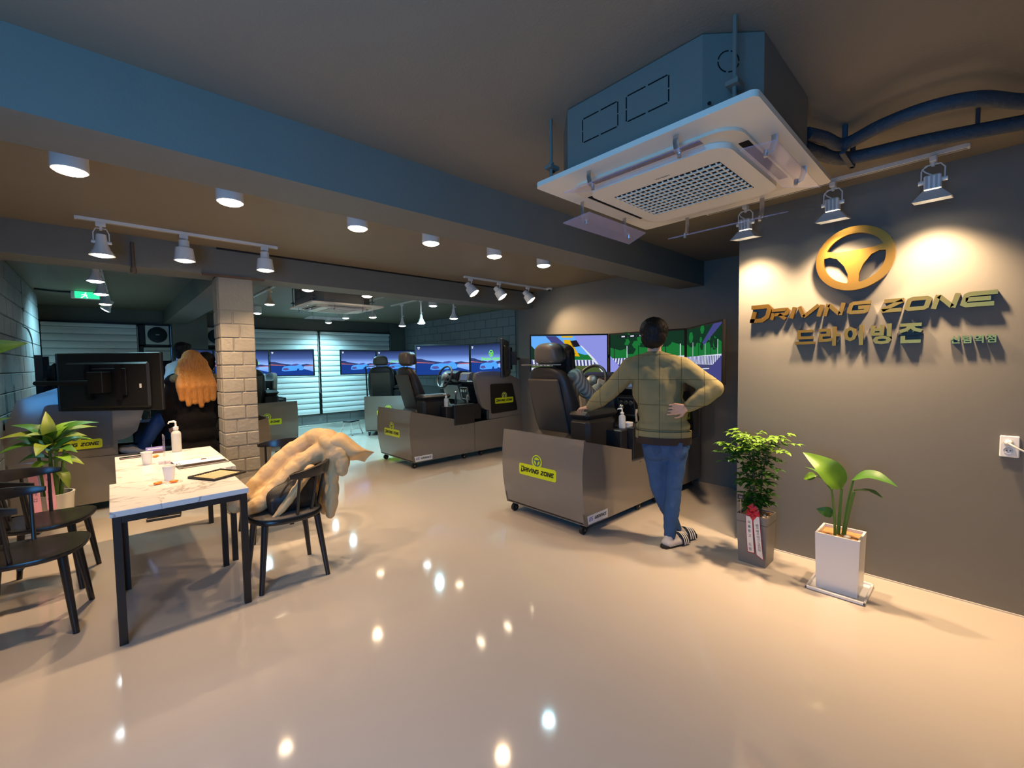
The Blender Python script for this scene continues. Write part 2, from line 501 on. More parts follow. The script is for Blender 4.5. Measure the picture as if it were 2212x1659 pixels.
def head(kind, loc, label, cool=False, aim=(0, 0, -1), energy=30, rz=0.0, drop=0.1, group='track spot heads', spot=110, blend=0.8):
    """loc is where the adapter meets the rail; aim is where the lamp looks"""
    t = thing('track_spotlight', label, 'lamp', loc, 0, group)
    MB().box(-0.03, 0.03, -0.016, 0.016, -0.055, -0.022, 0.004).build('adapter', M_lampw, t)
    a = Vector(aim).normalized()
    q = a.to_track_quat('-Z', 'Y').to_matrix().to_4x4()
    piv = Vector((0, 0, -0.055 - drop))
    T = Matrix.Translation(piv) @ q @ Matrix.Rotation(rz, 4, 'Z')
    if kind == 'bell':
        MB(T).lathe([(0, 0.07), (0.03, 0.07), (0.034, 0.03), (0.036, 0.0), (0.05, -0.04), (0.075, -0.085), (0.078, -0.09), (0.07, -0.088)], 26).build('shade', M_lampw, t)
        MB(T).lathe([(0, -0.102), (0.04, -0.098), (0.069, -0.086)], 24).build('lamp_face', E_cool if cool else E_warm, t)
        MB(T).tube([(0.045, 0, 0.0), (0.045, 0, 0.08), (0.03, 0, 0.115), (-0.03, 0, 0.115), (-0.045, 0, 0.08), (-0.045, 0, 0.0)], 0.004, 6).build('yoke', M_lampw, t)
        MB(T).cyl((0.03, 0, 0.012), (0.058, 0, 0.012), 0.011).build('knob', M_lampw, t)
        MB(T).cyl((-0.058, 0, 0.012), (-0.03, 0, 0.012), 0.011).build('knob', M_lampw, t)
        off = 0.115
    elif kind == 'can':
        MB(T).lathe([(0, 0.085), (0.036, 0.085), (0.038, 0.03), (0.062, 0.02), (0.07, -0.05), (0.076, -0.085), (0.07, -0.084)], 26).build('shade', M_lampw, t)
        MB(T).lathe([(0, -0.098), (0.04, -0.094), (0.069, -0.082)], 24).build('lamp_face', E_cool if cool else E_warm, t)
        MB().tube([(0, 0, -0.05), (0.02, 0, -0.06), piv + Vector((0.0, 0, 0.03))], 0.008, 8).build('arm', M_lampw, t)
        off = 0.11
    elif kind == 'stem':
        MB().cyl((0, 0, -0.05), piv + Vector((0, 0, 0.10)), 0.013).build('stem', M_lampw, t)
        MB(T).lathe([(0, 0.11), (0.02, 0.11), (0.026, 0.05), (0.045, 0.0), (0.068, -0.035), (0.07, -0.045), (0.064, -0.044)], 22).build('shade', M_lampw, t)
        MB(T).lathe([(0, -0.060), (0.04, -0.056), (0.064, -0.043)], 20).build('lamp_face', E_cool if cool else E_warm, t)
        MB().cyl(piv + Vector((0.012, 0, 0.14)), piv + Vector((0.04, 0, 0.14)), 0.008).build('knob', M_lampw, t)
        off = 0.075
    else:  # square flared flood
        MB(T).box(-0.036, 0.036, -0.036, 0.036, -0.03, 0.05, 0.006).build('shade_body', M_lampw, t)
        mb = MB(T)
        for k in range(3):
            mb.box(-0.028 + 0.02 * k, -0.018 + 0.02 * k, -0.041, 0.041, -0.025, 0.045)
        mb.build('cooling_fin', mat('fin_grey', (170, 170, 168), 0.4), t)
        w0, w1 = 0.038, 0.082
        vs = [(-w0, -w0, -0.03), (w0, -w0, -0.03), (w0, w0, -0.03), (-w0, w0, -0.03), (-w1, -w1, -0.085), (w1, -w1, -0.085), (w1, w1, -0.085), (-w1, w1, -0.085)]
        MB(T).add(vs, [(0, 1, 5, 4), (1, 2, 6, 5), (2, 3, 7, 6), (3, 0, 4, 7)]).add([(x * .96, y * .96, z - .001) for x, y, z in vs], [(4, 5, 1, 0), (5, 6, 2, 1), (6, 7, 3, 2), (7, 4, 0, 3)]).build('flared_hood', mat('hood_grey', (205, 205, 202), 0.4), t)
        MB(T).box(-0.034, 0.034, -0.034, 0.034, -0.036, -0.0305).build('lamp_face', E_warm, t)
        MB().tube([piv + Vector((0, 0.048, 0.02)), piv + Vector((0, 0.048, 0.085)), piv + Vector((0, 0.03, 0.11)), piv + Vector((0, -0.03, 0.11)), piv + Vector((0, -0.048, 0.085)), piv + Vector((0, -0.048, 0.02))], 0.004, 6).build('yoke', M_lampw, t)
        MB().tube([piv + Vector((0, 0.02, 0.11)), piv + Vector((0.0, 0.045, 0.095)), piv + Vector((0, 0.03, 0.075)), piv + Vector((0, 0, 0.05))], 0.004, 6).build('cable', M_lampw, t)
        MB().cyl(piv + Vector((0, 0.036, 0.02)), piv + Vector((0, 0.06, 0.02)), 0.012).build('knob', M_lampw, t)
        MB().cyl(piv + Vector((0, -0.036, 0.02)), piv + Vector((0, -0.06, 0.02)), 0.012).build('knob', M_lampw, t)
        off = 0.09
    if kind in ('bell', 'flood'):
        MB().cyl((0, 0, -0.05), piv + Vector((0, 0, 0.1)), 0.008).build('swivel', M_lampw, t)
    p = Vector(loc) + piv + a * off
    lamp('spot_glow', 'SPOT', p, energy, COOL if cool else WARM, p + a, spot_size=R(spot), spot_blend=blend, shadow_soft_size=0.04)
    return t

# sign wall track
rail((3.44, 0.07, CEIL), (3.44, 1.45, CEIL), 'white light track on the ceiling in front of the sign wall')
for y, lb in ((1.18, 'square flared spotlight above the left end of the sign, next to the wall edge'), (0.66, 'square flared spotlight directly above the gold wheel emblem'), (0.20, 'square flared spotlight at the right end of the sign track')):
    head('flood', (3.44, y, CEIL), lb, aim=(0.15, 0, -1), energy=175, drop=0.12, group='square flared sign spotlights', spot=108, blend=1.0)
# front left track
rail((-0.13, 4.6, CEIL), (1.22, 4.6, CEIL), 'white light track along the second beam at left, above the table')
head('bell', (0.0, 4.6, CEIL), 'bell shaped warm spotlight at the left end of the left track', energy=120, drop=0.13)
head('can', (0.51, 4.6, CEIL), 'stubby warm can spotlight in the middle of the left track', energy=120, drop=0.10)
head('can', (1.12, 4.6, CEIL), 'stubby warm can spotlight at the right end of the left track, above the brick column', energy=75, drop=0.10)
# track above the near simulator
rail((3.46, 4.6, CEIL), (5.0, 4.6, CEIL), 'white light track on the second beam ending at the smoke detector')
for x, lb in ((3.55, 'left'), (4.05, 'middle'), (4.62, 'right')):
    head('can', (x, 4.6, CEIL), 'tilted warm can spotlight, %s of the three near the smoke detector' % lb, aim=(0.35, -0.5, -0.8), energy=70, drop=0.10)
sd = thing('smoke_detector', 'small white round smoke detector at the end of the light track', 'detector', (5.04, 4.55, CEIL))
MB().lathe([(0.05, 0), (0.05, -0.018), (0.045, -0.024), (0.0, -0.024)], 24).build('base', M_lampw, sd)
MB().lathe([(0.02, -0.024), (0.018, -0.045), (0.0, -0.047)], 16).build('sensor', M_black, sd)
# far tracks
rail((4.05, 5.55, CEIL), (4.05, 7.75, CEIL), 'white light track running back along the far block wall')
for y, c, lb in ((7.35, True, 'cool bell spotlight on a stem, farthest on the far right track'), (6.68, True, 'cool bell spotlight on a stem, middle of the far right track'), (5.70, False, 'warm bell spotlight on a stem, nearest on the far right track')):
    head('stem', (4.05, y, CEIL), lb, cool=c, energy=130 if c else 30, drop=0.33, group='stem spotlights in the far room')
rail((1.76, 6.2, CEIL), (1.76, 8.3, CEIL), 'white light track starting beside the brick column')
head('stem', (1.74, 7.0, CEIL), 'warm bell spotlight on a stem just right of the brick column', energy=26, drop=0.15, group='stem spotlights in the far room')
rail((3.4, 6.4, CEIL), (3.4, 7.4, CEIL), 'short white light track to the right of the far cassette')
head('stem', (3.4, 7.2, CEIL), 'warm bell spotlight on a stem touching the right of the far cassette', energy=26, drop=0.22, group='stem spotlights in the far room')
rail((-0.06, 5.6, CEIL), (0.05, 9.9, CEIL), 'white light track receding at far left past the green exit sign')
for (x, y), c, aim, lb in (((-0.06, 5.95), True, (0, 0, -1), 'cool stem spotlight nearest on the far left track'), ((-0.03, 6.95), True, (0, 0, -1), 'cool stem spotlight in front of the green exit sign'),
                      ((0.0, 8.0), False, (0, 0, -1), 'warm stem spotlight on the far left track'), ((0.02, 8.8), True, (-0.55, 0.15, -0.8), 'tilted cool stem spotlight farthest on the far left track')):
    head('stem', (x, y, CEIL), lb, cool=c, aim=aim, energy=(130 if aim[0] else (36 if y < 7.5 else 120)) if c else 24, drop=0.18, spot=150 if aim[0] else 110, group='stem spotlights in the far room')

# green exit sign
M_green = emat('exit_green', (0.02, 0.62, 0.22), 2.2)
ex = thing('exit_sign', 'green lit exit sign hanging from the ceiling at far left', 'sign', (-0.19, 9.0, 2.49))
MB().box(-0.17, 0.14, -0.02, 0.02, 0.0, 0.11, 0.005).build('box', M_lampw, ex)
MB().box(-0.13, 0.13, -0.0225, -0.02, 0.008, 0.102).build('face', M_green, ex)
pm = MB(Matrix.Translation((-0.03, -0.0235, 0.012)))
f2 = lambda u, v, w: (u, -w, v)
pm.stroke([(-0.035, 0.0), (-0.005, 0.025), (0.005, 0.05), (0.02, 0.025), (0.035, 0.0)], 0.012, 0, 0.001, f2).stroke([(-0.03, 0.04), (0.005, 0.055), (0.03, 0.04)], 0.010, 0, 0.001, f2)
pm.prism([(0.014 + 0.01 * math.cos(a * .785), 0.074 + 0.01 * math.sin(a * .785)) for a in range(8)], 0, 0.001, f2)
pm.build('running_figure', emat('exit_white', (0.8, 1, 0.9), 2.0), ex)
MB().cyl((0, 0, 0.11), (0, 0, 0.11 + 0.0), 0.004).box(-0.012, 0.012, -0.01, 0.01, 0.11, 0.112).build('hanger', M_lampw, ex)
# ------------------------------------------------------------------ ceiling cassettes
M_acw = mat('cassette_white', (232, 222, 202), 0.4, spec=0.4)
M_dark = mat('dark_recess', (26, 25, 24), 0.7, spec=0.1)
M_acryl = mat('clear_acrylic', (214, 206, 236), 0.08, spec=0.6, alpha=0.26)
M_chrome = mat('bracket_chrome', (190, 190, 186), 0.25, metal=0.9)
def cassette(loc, label, badge):
    t = thing('ceiling_cassette', label, 'air conditioner', loc, 0, 'ceiling cassette air conditioners')
    hx, hy, c = 0.43, 0.455, 0.15
    oc = [(-hx + c, -hy), (hx - c, -hy), (hx, -hy + c), (hx, hy - c), (hx - c, hy), (-hx + c, hy), (-hx, hy - c), (-hx, -hy + c)]
    MB().prism([(u - 0.06, v) for u, v in oc], 0.02, 0.295, xyz).build('body', M_beam, t, ang=20)
    # knock-out outlines on the side facing the room
    fx = lambda u, v, w: (-hx - 0.06 - w, u, v)
    for y0 in (-0.02, 0.20):
        mb = MB()
        for a, b in (((0, 0), (.18, 0)), ((.18, 0), (.18, .10)), ((.18, .10), (0, .10)), ((0, .10), (0, 0))):
            for s0, s1 in ((0.03, 0.47), (0.53, 0.97)):
                pa = (y0 + a[0] + (b[0] - a[0]) * s0 - .16, 0.12 + a[1] + (b[1] - a[1]) * s0)
                pb = (y0 + a[0] + (b[0] - a[0]) * s1 - .16, 0.12 + a[1] + (b[1] - a[1]) * s1)
                mb.stroke([pa, pb], 0.005, 0, 0.001, fx)
        mb.build('knockout_outline', M_dark, t)
    q = Vector((-hx - 0.06, -hy + c, 0)); e = Vector((-hx + c - 0.06, -hy, 0)) - q
    n = Vector((-1, -1, 0)).normalized(); tv = e.normalized()
    fc = lambda u, v, w: tuple(q + e * 0.42 + tv * u + n * w + Vector((0, 0, v)))
    mb = MB()
    for k in range(4):
        mb.stroke([(0.036 * math.cos(k * 1.571 + a * 0.27), 0.20 + 0.036 * math.sin(k * 1.571 + a * 0.27)) for a in range(6)], 0.004, 0, 0.001, fc)
    mb.build('round_knockout', M_dark, t)
    for y in (-.33, .39):
        MB().cyl((-hx - 0.06, y, 0.05), (-hx - 0.063, y, 0.05), 0.006).build('screw', M_dark, t)
    # hanger rods
    for sx in (-1, 1):
        for sy in (-1, 1):
            x, y = sx * (hx - 0.01) - 0.06, sy * (hy - 0.045)
            MB().cyl((x - sx * -0.005, y, 0.03), (x - sx * -0.005, y, 0.3), 0.007, n=8).box(x - 0.03, x + 0.03, y - 0.02, y + 0.02, 0.07, 0.085).cyl((x - sx * -0.005, y, 0.085), (x - sx * -0.005, y, 0.1), 0.013, n=6).build('hanger_rod', M_beam, t)
    # panel: rounded square plate, raised centre, air slots and grille
    W2, H2 = 0.515, 0.49
    def rr(w, h, r, k=6):
        return [(sx * (w - r) + r * math.cos(a0 + a * math.pi / 2 / k), sy * (h - r) + r * math.sin(a0 + a * math.pi / 2 / k)) for sx, sy, a0 in ((1, 1, 0), (-1, 1, math.pi / 2), (-1, -1, math.pi), (1, -1, 1.5 * math.pi)) for a in range(k + 1)]
    MB().prism(rr(W2, H2, 0.025), 0.0, 0.022, xyz).build('panel', M_acw, t)
    MB().prism(rr(0.40, 0.385, 0.09), -0.012, 0.001, xyz).build('recess_ring', mat('cassette_ivory', (220, 206, 180), 0.45), t)
    MB().prism(rr(0.335, 0.325, 0.08), -0.034, -0.011, xyz).build('centre_cover', M_acw, t)
    for ax, s in (('x', -1), ('x', 1), ('y', -1), ('y', 1)):
        if ax == 'x':
            MB().box(s * 0.372 - 0.018, s * 0.372 + 0.018, -0.25, 0.25, -0.0135, -0.011).build('air_slot', M_dark, t)
        else:
            MB().box(-0.25, 0.25, s * 0.358 - 0.018, s * 0.358 + 0.018, -0.0135, -0.011).build('air_slot', M_dark, t)
    gx, gy = 0.2, 0.25
    MB().box(-gx, gx, -gy, gy, -0.0355, -0.0335).build('grille_opening', M_dark, t)
    me = None
    for k in range(10):
        x = -gx + (k + 0.5) * 2 * gx / 10
        if me is None:
            o = MB().box(-0.0045, 0.0045, -gy, gy, -0.041, -0.035).build('grille_slat', M_acw, t); me = o.data
        else:
            o = link('grille_slat', me, t)
        o.location.x = x
    me = None
    for k in range(19):
        y = -gy + (k + 0.5) * 2 * gy / 19
        if me is None:
            o = MB().box(-gx, gx, -0.003, 0.003, -0.039, -0.035).build('grille_bar', M_acw, t); me = o.data
        else:
            o = link('grille_bar', me, t)
        o.location.y = y
    txt(badge, 0.018, 'badge', M_dark, t, (-0.235, -0.02, -0.0345), (math.pi, 0, R(-90)))
    # clear acrylic wind deflectors on brackets
    for ang, half in ((180, W2), (0, W2), (90, H2), (-90, H2)):
        a = R(ang)
        nn = Vector((math.cos(a), math.sin(a), 0)); tt = Vector((-math.sin(a), math.cos(a), 0))
        far = ang in (0, 90)
        dz = -0.11 if far else -0.06
        ctr = nn * (half - 0.07) + Vector((0, 0, dz))
        tl = R(-15 if ang == 0 else 12)
        e1 = (nn * math.cos(tl) + Vector((0, 0, -math.sin(tl)))); e2 = e1.cross(tt)
        f = lambda u, v, w: tuple(ctr + tt * u + e1 * v + e2 * w)
        dfl = MB().prism([(-0.27, -0.07), (0.27, -0.07), (0.31, 0.07), (-0.31, 0.07)], -0.0025, 0.0025, f).build('wind_deflector', M_acryl, t)
        for u in (-0.2, 0.2):
            p = ctr + tt * u
            MB().tube([p + Vector((0, 0, -dz - 0.002)) + nn * 0.03, p + Vector((0, 0, -dz * .5)) + nn * 0.03, p + nn * 0.02 + Vector((0, 0, 0.004)), p + nn * 0.0], 0.011, 4, flat=0.15).cyl(tuple(p + Vector((0, 0, 0.01))), tuple(p + Vector((0, 0, -0.015))), 0.008, n=8).build('bracket', M_chrome, dfl)
    return t
cassette((2.06, 0.99, 2.30), 'large white ceiling cassette with blue lit body, hanging nearest the viewer', 'WHISEN')  # body wears the beam paint; the blue area light tints it
cassette((2.52, 6.52, 2.30), 'white ceiling cassette in the far room, right of the brick column', 'WHISEN')

# ------------------------------------------------------------------ insulated pipes along the ceiling
M_pipe = mat('pipe_wrap', (48, 62, 74), 0.65, noise=0.2, nscale=20, bump=0.6, bscale=50)
def curve_pts(P, n=10):
    P = [Vector(p) for p in P]
    out = []
    for i in range(len(P) - 1):
        p0, p1, p2, p3 = P[max(i - 1, 0)], P[i], P[i + 1], P[min(i + 2, len(P) - 1)]
        for k in range(n):
            s = k / n
            out.append(0.5 * ((2 * p1) + (p2 - p0) * s + (2 * p0 - 5 * p1 + 4 * p2 - p3) * s * s + (3 * p1 - p0 - 3 * p2 + p3) * s ** 3))
    out.append(P[-1])
    return out
lp = thing('insulated_pipe', 'straight blue wrapped pipe running along the ceiling above the sign track', 'pipe', (0, 0, 0), 0, 'insulated ceiling pipes')
MB().tube(curve_pts([(2.46, 0.60, 2.46), (2.7, 0.56, 2.49), (2.88, 0.48, 2.50), (2.94, 0.2, 2.50), (3.05, -0.12, 2.50), (3.2, -0.6, 2.5)]), 0.033, 12).build('pipe', M_pipe, lp)
MB().tube([(2.99, 0.03, 2.53), (2.99, 0.03, 2.598)], 0.008, 8).build('clamp', M_pipe, lp)
up = thing('insulated_pipe', 'arched blue wrapped pipe curving up beside the straight ceiling pipe', 'pipe', (0, 0, 0), 0, 'insulated ceiling pipes')
MB().tube(curve_pts([(2.42, 0.57, 2.50), (2.55, 0.53, 2.51), (2.70, 0.48, 2.51), (2.62, 0.33, 2.51), (2.59, 0.18, 2.51), (2.65, 0.03, 2.51), (2.85, -0.12, 2.51), (3.1, -0.4, 2.51)]), 0.029, 12).build('pipe', M_pipe, up)
st = MB()
st.tube([(2.70, 0.475, 2.598), (2.70, 0.475, 2.475)], 0.012, 8).box(2.67, 2.92, 0.468, 0.49, 2.455, 2.465).tube([(2.90, 0.475, 2.598), (2.90, 0.475, 2.455)], 0.012, 8).build('support_strap', M_pipe, up)

# ------------------------------------------------------------------ gold sign on the wall
M_gold = mat('brushed_gold', (184, 142, 70), 0.36, metal=1.0, noise=0.05, nscale=3)
M_goldside = mat('sign_side', (70, 62, 50), 0.4, metal=0.6)
fs = lambda u, v, w: (3.667 - w, -u, v)
em = thing('wheel_emblem', 'gold steering wheel emblem mounted high on the sign wall', 'sign', (3.667, 0.575, 2.112))
fe = lambda u, v, w: (-w, -u, v)
def emblem(mb, s, w0, w1, fr):
    k = 48
    mb.stroke([(s * 0.185 * math.cos(2 * math.pi * i / k), s * 0.185 * math.sin(2 * math.pi * i / k)) for i in range(k)], s * 0.046, w0, w1, fr, True)
    hub = [(-.185, .10), (-.15, .068), (-.10, .055), (0, .052), (.10, .055), (.15, .068), (.185, .10), (.19, .0), (.165, .022), (.13, .028), (.09, .01), (.05, -.045), (.03, -.10), (.028, -.15), (.05, -.185), (0, -.19), (-.05, -.185), (-.028, -.15), (-.03, -.10), (-.05, -.045), (-.09, .01), (-.13, .028), (-.165, .022), (-.19, .0)]
    mb.prism([(s * a, s * b) for a, b in hub], w0, w1 - 0.0004 * s, fr)
    return mb
emblem(MB(), 1.0, 0.018, 0.05, fe).build('wheel', M_gold, em, ang=25)
MB().cyl((0, 0.15, 0.05), (-0.02, 0.15, 0.05), 0.01).build('standoff', M_goldside, em)
MB().cyl((0, -0.15, 0.05), (-0.02, -0.15, 0.05), 0.01).build('standoff', M_goldside, em)
MB().cyl((0, 0, -0.12), (-0.02, 0, -0.12), 0.01).build('standoff', M_goldside, em)

# stroke alphabet in a unit box: (path, closed)
LET = {
 'D': (1.0, [([(.02, .88), (.80, .88), (.92, .76), (.92, .30), (.72, .11), (.14, .11)], 0), ([(.25, .0), (.25, .62)], 0)]),
 'R': (1.05, [([(.02, .87), (.90, .87), (.95, .8), (.95, .52), (.88, .45), (.25, .45)], 0), ([(.16, .0), (.16, .62)], 0), ([(.52, .45), (.98, .0)], 0)]),
 'I': (.32, [([(.5, 0), (.5, 1)], 0)]),
 'V': (1.15, [([(.04, 1), (.42, .06)], 0), ([(.42, .06), (1.0, 1)], 0)]),
 'N': (1.1, [([(.13, 0), (.13, 1)], 0), ([(.17, .92), (.83, .08)], 0), ([(.87, 0), (.87, 1)], 0)]),
 'G': (1.1, [([(.98, .87), (.20, .87), (.10, .78), (.10, .22), (.20, .13), (.82, .13), (.90, .2), (.90, .5), (.48, .5)], 0)]),
 'Z': (1.1, [([(.05, .87), (.95, .87)], 0), ([(.90, .82), (.10, .18)], 0), ([(.05, .13), (.98, .13)], 0)]),
 'O': (1.15, [([(.22, .87), (.80, .87), (.90, .78), (.90, .22), (.80, .13), (.20, .13), (.10, .22), (.10, .78)], 1)]),
 'E': (1.15, [([(.98, .87), (.20, .87), (.10, .78), (.10, .22), (.20, .13), (1.0, .13)], 0), ([(.12, .5), (.85, .5)], 0)]),
 'P': (1.05, [([(.05, .87), (.88, .87), (.93, .8), (.93, .48), (.86, .40), (.2, .40)], 0), ([(.14, 0), (.14, .9)], 0)]),
 'S': (1.05, [([(.95, .87), (.15, .87), (.08, .8), (.08, .58), (.16, .5), (.84, .5), (.92, .42), (.92, .2), (.84, .13), (.05, .13)], 0)]),
 'A': (1.15, [([(.05, 0), (.5, .92)], 0), ([(.5, .92), (.95, 0)], 0), ([(.22, .28), (.8, .28)], 0)]),
 'C': (1.05, [([(.95, .87), (.2, .87), (.1, .78), (.1, .22), (.2, .13), (.95, .13)], 0)]),
}
def letter(mb, ch, u0, v0, wd, ht, t, w0, w1, fr, sh=0.25):
    for path, cl in LET[ch][1]:
        mb.stroke([(u0 + p[0] * wd + p[1] * ht * sh, v0 + p[1] * ht) for p in path], t * ht, w0, w1, fr, bool(cl))
    return mb
def word(mb, s, u0, v0, ht, t, w0, w1, fr, width=None, sh=0.2, big_first=True, only=(0, 99)):
    """one mesh line of print; returns it"""
    adv = [(LET[c][0] + 0.16 if c != ' ' else 0.7) * (1.3 if (big_first and i == 0) else 1) for i, c in enumerate(s)]
    k = (width / sum(adv)) if width else ht
    u = u0
    for i, c in enumerate(s):
        if c != ' ' and only[0] <= i < only[1]:
            h2 = ht * (1.45 if (big_first and i == 0) else 1)
            letter(mb, c, u, v0 - (0.2 * ht if (big_first and i == 0) else 0), k * LET[c][0] * (1.3 if (big_first and i == 0) else 1), h2, t if not (big_first and i == 0) else t * .75, w0, w1, fr, sh)
        u += adv[i] * k
    return mb
sg = thing('gold_lettering', 'largest row of gold metal letters, in Latin script, below the wheel emblem', 'sign', (3.667, 0.58, 1.735))
fl_ = lambda u, v, w: (-w, -u - 0.58, v - 1.735)
for ch, u0, u1, v0, v1 in (('D', -1.228, -1.085, 1.735, 1.868), ('R', -1.075, -.965, 1.748, 1.828), ('I', -.955, -.905, 1.748, 1.828), ('V', -.905, -.785, 1.748, 1.828), ('I', -.790, -.742, 1.748, 1.828),
        ('N', -.745, -.630, 1.748, 1.828), ('G', -.610, -.500, 1.748, 1.828), ('Z', -.440, -.335, 1.743, 1.824), ('O', -.325, -.215, 1.743, 1.824), ('N', -.205, -.095, 1.743, 1.824), ('E', -.085, .050, 1.740, 1.824)):
    letter(MB(), ch, u0, v0, u1 - u0, v1 - v0, 0.29 if ch != 'D' else 0.225, 0.002, 0.037, fl_).build('letter', M_gold, sg, ang=25)
def hangul(name, label, chars, loc, size, gap, depth, bold):
    t = thing(name, label, 'sign', loc)
    for i, ch in enumerate(chars):
        c = bpy.data.curves.new('letter', 'FONT')
        c.body = ch; c.size = size; c.extrude = depth / 2; c.offset = bold; c.align_x = 'CENTER'; c.align_y = 'CENTER'; c.resolution_u = 2
        tmp = bpy.data.objects.new('letter', c)
        COL.objects.link(tmp)
        bpy.context.view_layer.update()
        me = bpy.data.meshes.new_from_object(tmp.evaluated_get(bpy.context.evaluated_depsgraph_get()))
        bpy.data.objects.remove(tmp)
        me.materials.clear(); me.materials.append(M_gold)
        o = link('letter', me, t)
        o.rotation_euler = (R(90), 0, R(-90))
        o.location = (-depth / 2 - 0.002, -i * gap, 0)
    return t
hangul('gold_lettering', 'middle row of gold Korean letters just below the Latin letters', '드라이빙존', (3.667, 0.845, 1.597), 0.132, 0.139, 0.03, 0.0055)
hangul('gold_lettering', 'smallest gold Korean letters at the lower right of the sign', '신림역점', (3.667, 0.094, 1.552), 0.050, 0.0475, 0.025, 0.0012)

# ------------------------------------------------------------------ wall socket with plug
so = thing('wall_socket', 'white double wall socket with a plug in it at the right edge', 'socket', (3.667, -0.132, 0.89))
MB().box(-0.011, 0, -0.037, 0.037, 0, 0.12, 0.004).build('plate', mat('socket_white', (236, 236, 232), 0.3), so)
for z_ in (0.038, 0.082):
    T = Matrix.Translation((-0.011, 0.004, z_)) @ Matrix.Rotation(R(-90), 4, 'Y')
    MB(T).lathe([(0.019, 0.0), (0.019, 0.002), (0.016, 0.001), (0.0, 0.001)], 20).build('outlet', mat('socket_grey', (196, 200, 204), 0.35), so)
MB().cyl((-0.012, 0.010, 0.038), (-0.014, 0.010, 0.038), 0.003, n=8).build('pin_hole', M_black, so)
MB().cyl((-0.012, -0.003, 0.038), (-0.014, -0.003, 0.038), 0.003, n=8).build('pin_hole', M_black, so)
pg = thing('power_plug', 'white plug with a cord hanging out to the right', 'plug', (3.667, -0.128, 0.972))
MB().lathe([(0.017, 0.0), (0.016, 0.02), (0.008, 0.035), (0.0, 0.036)], 14).build('plug_body', M_white_p, pg).matrix_local = Matrix.Translation((-0.012, 0, 0)) @ Matrix.Rotation(R(-90), 4, 'Y')
MB().tube(curve_pts([(-0.045, 0, 0), (-0.06, -0.03, -0.02), (-0.055, -0.09, -0.06), (-0.03, -0.18, -0.15)]), 0.005, 8).build('cord', M_white_p, pg)
# ------------------------------------------------------------------ driving simulators
M_shell = mat('grey_gloss_shell', (118, 112, 103), 0.16, spec=0.5, coat=0.6)
M_leather = mat('black_leather', (46, 43, 41), 0.42, spec=0.45, bump=0.15, bscale=220)
M_leather2 = mat('grey_leather', (84, 78, 70), 0.45, spec=0.4, bump=0.15, bscale=220)
M_dash = mat('dash_plastic', (30, 30, 32), 0.45)
M_dashg = mat('dash_grey', (112, 110, 106), 0.35)
M_silver = mat('silver_trim', (190, 190, 188), 0.25, metal=0.9)
M_yel = mat('sticker_yellow', (206, 220, 20), 0.4)
M_ink = mat('sticker_ink', (24, 26, 22), 0.5)
M_blueink = mat('sticker_blue_grey', (62, 92, 110), 0.5)
M_tv = mat('monitor_black', (15, 15, 16), 0.55, spec=0.3)
M_tvb = mat('monitor_back', (24, 23, 23), 0.42)
M_rubber = mat('rubber', (26, 26, 27), 0.6)
PC = {}
def part(key, name, mb_fn, m, parent, **k):
    if key in PC:
        return link(name, PC[key], parent)
    o = mb_fn().build(name, m, parent, **k)
    PC[key] = o.data
    return o

def superell(mb, r, e=0.62, nu=24, nv=14):
    sp = lambda v: abs(v) ** e * (1 if v >= 0 else -1)
    vs = []
    for i in range(nv + 1):
        th = math.pi * (i / nv - 0.5)
        for j in range(nu):
            ph = 2 * math.pi * j / nu
            taper = 1 - 0.18 * math.sin(th)
            vs.append((r[0] * sp(math.cos(th)) * sp(math.cos(ph)), r[1] * sp(math.cos(th)) * sp(math.sin(ph)) * taper, r[2] * sp(math.sin(th))))
    return mb.add(vs, [(i * nu + j, i * nu + (j + 1) % nu, (i + 1) * nu + (j + 1) % nu, (i + 1) * nu + j) for i in range(nv) for j in range(nu)])
def side(u, v, w): return (u, w, v)        # x, z profile extruded along y
def logo(parent, key, fr, wd):
    """yellow sticker: plate with round badge on top, wheel icon, print"""
    h = wd * 0.235
    def plate():
        mb = MB()
        r = 0.02 * wd / 0.44
        q = [(sx * (wd / 2 - r) + r * math.cos(a0 + a * .524), sy * (h / 2 - r) + r * math.sin(a0 + a * .524)) for sx, sy, a0 in ((1, 1, 0), (-1, 1, 1.571), (-1, -1, 3.142), (1, -1, 4.712)) for a in range(4)]
        mb.prism(q, 0, 0.0012, fr)
        mb.prism([(wd * .135 * math.cos(a * .2618), h * .5 + wd * .09 + wd * .135 * math.sin(a * .2618)) for a in range(24)], 0, 0.0016, fr)
        return mb
    s = part(key + 'pl', 'logo_sticker', plate, M_yel, parent)
    part(key + 'wh', 'wheel_icon', lambda: emblem(MB(), wd * .5, 0.0, 0.0026, lambda u, v, w: fr(u, v + h * .5 + wd * .10, w)), M_blueink, s)
    for w_, rg in (('a', (0, 7)), ('b', (8, 12))):
        part(key + 'tx' + w_, 'printed_word', lambda: word(MB(), 'DRIVING ZONE', -wd * .46, -h * .18, h * .38, 0.24, 0.0, 0.0026, fr, width=wd * .90, only=rg), M_ink, s)
    return s

def gsticker(parent, fr, key):
    s = part(key + 'gp', 'maker_sticker', lambda: MB().prism([(0, 0), (0.29, 0), (0.29, 0.075), (0, 0.075)], 0, 0.0012, fr), mat('sticker_white', (228, 230, 230), 0.4), parent)
    part(key + 'gt', 'maker_name', lambda: word(MB(), 'GRIDSPACE', 0.10, 0.028, 0.026, 0.2, 0, 0.002, fr, width=0.17, big_first=False), M_ink, s)
    part(key + 'gm', 'maker_mark', lambda: word(MB(), 'GS', 0.022, 0.024, 0.036, 0.16, 0, 0.002, fr, width=0.055, big_first=False), mat('sticker_violet', (92, 92, 190), 0.5), s)

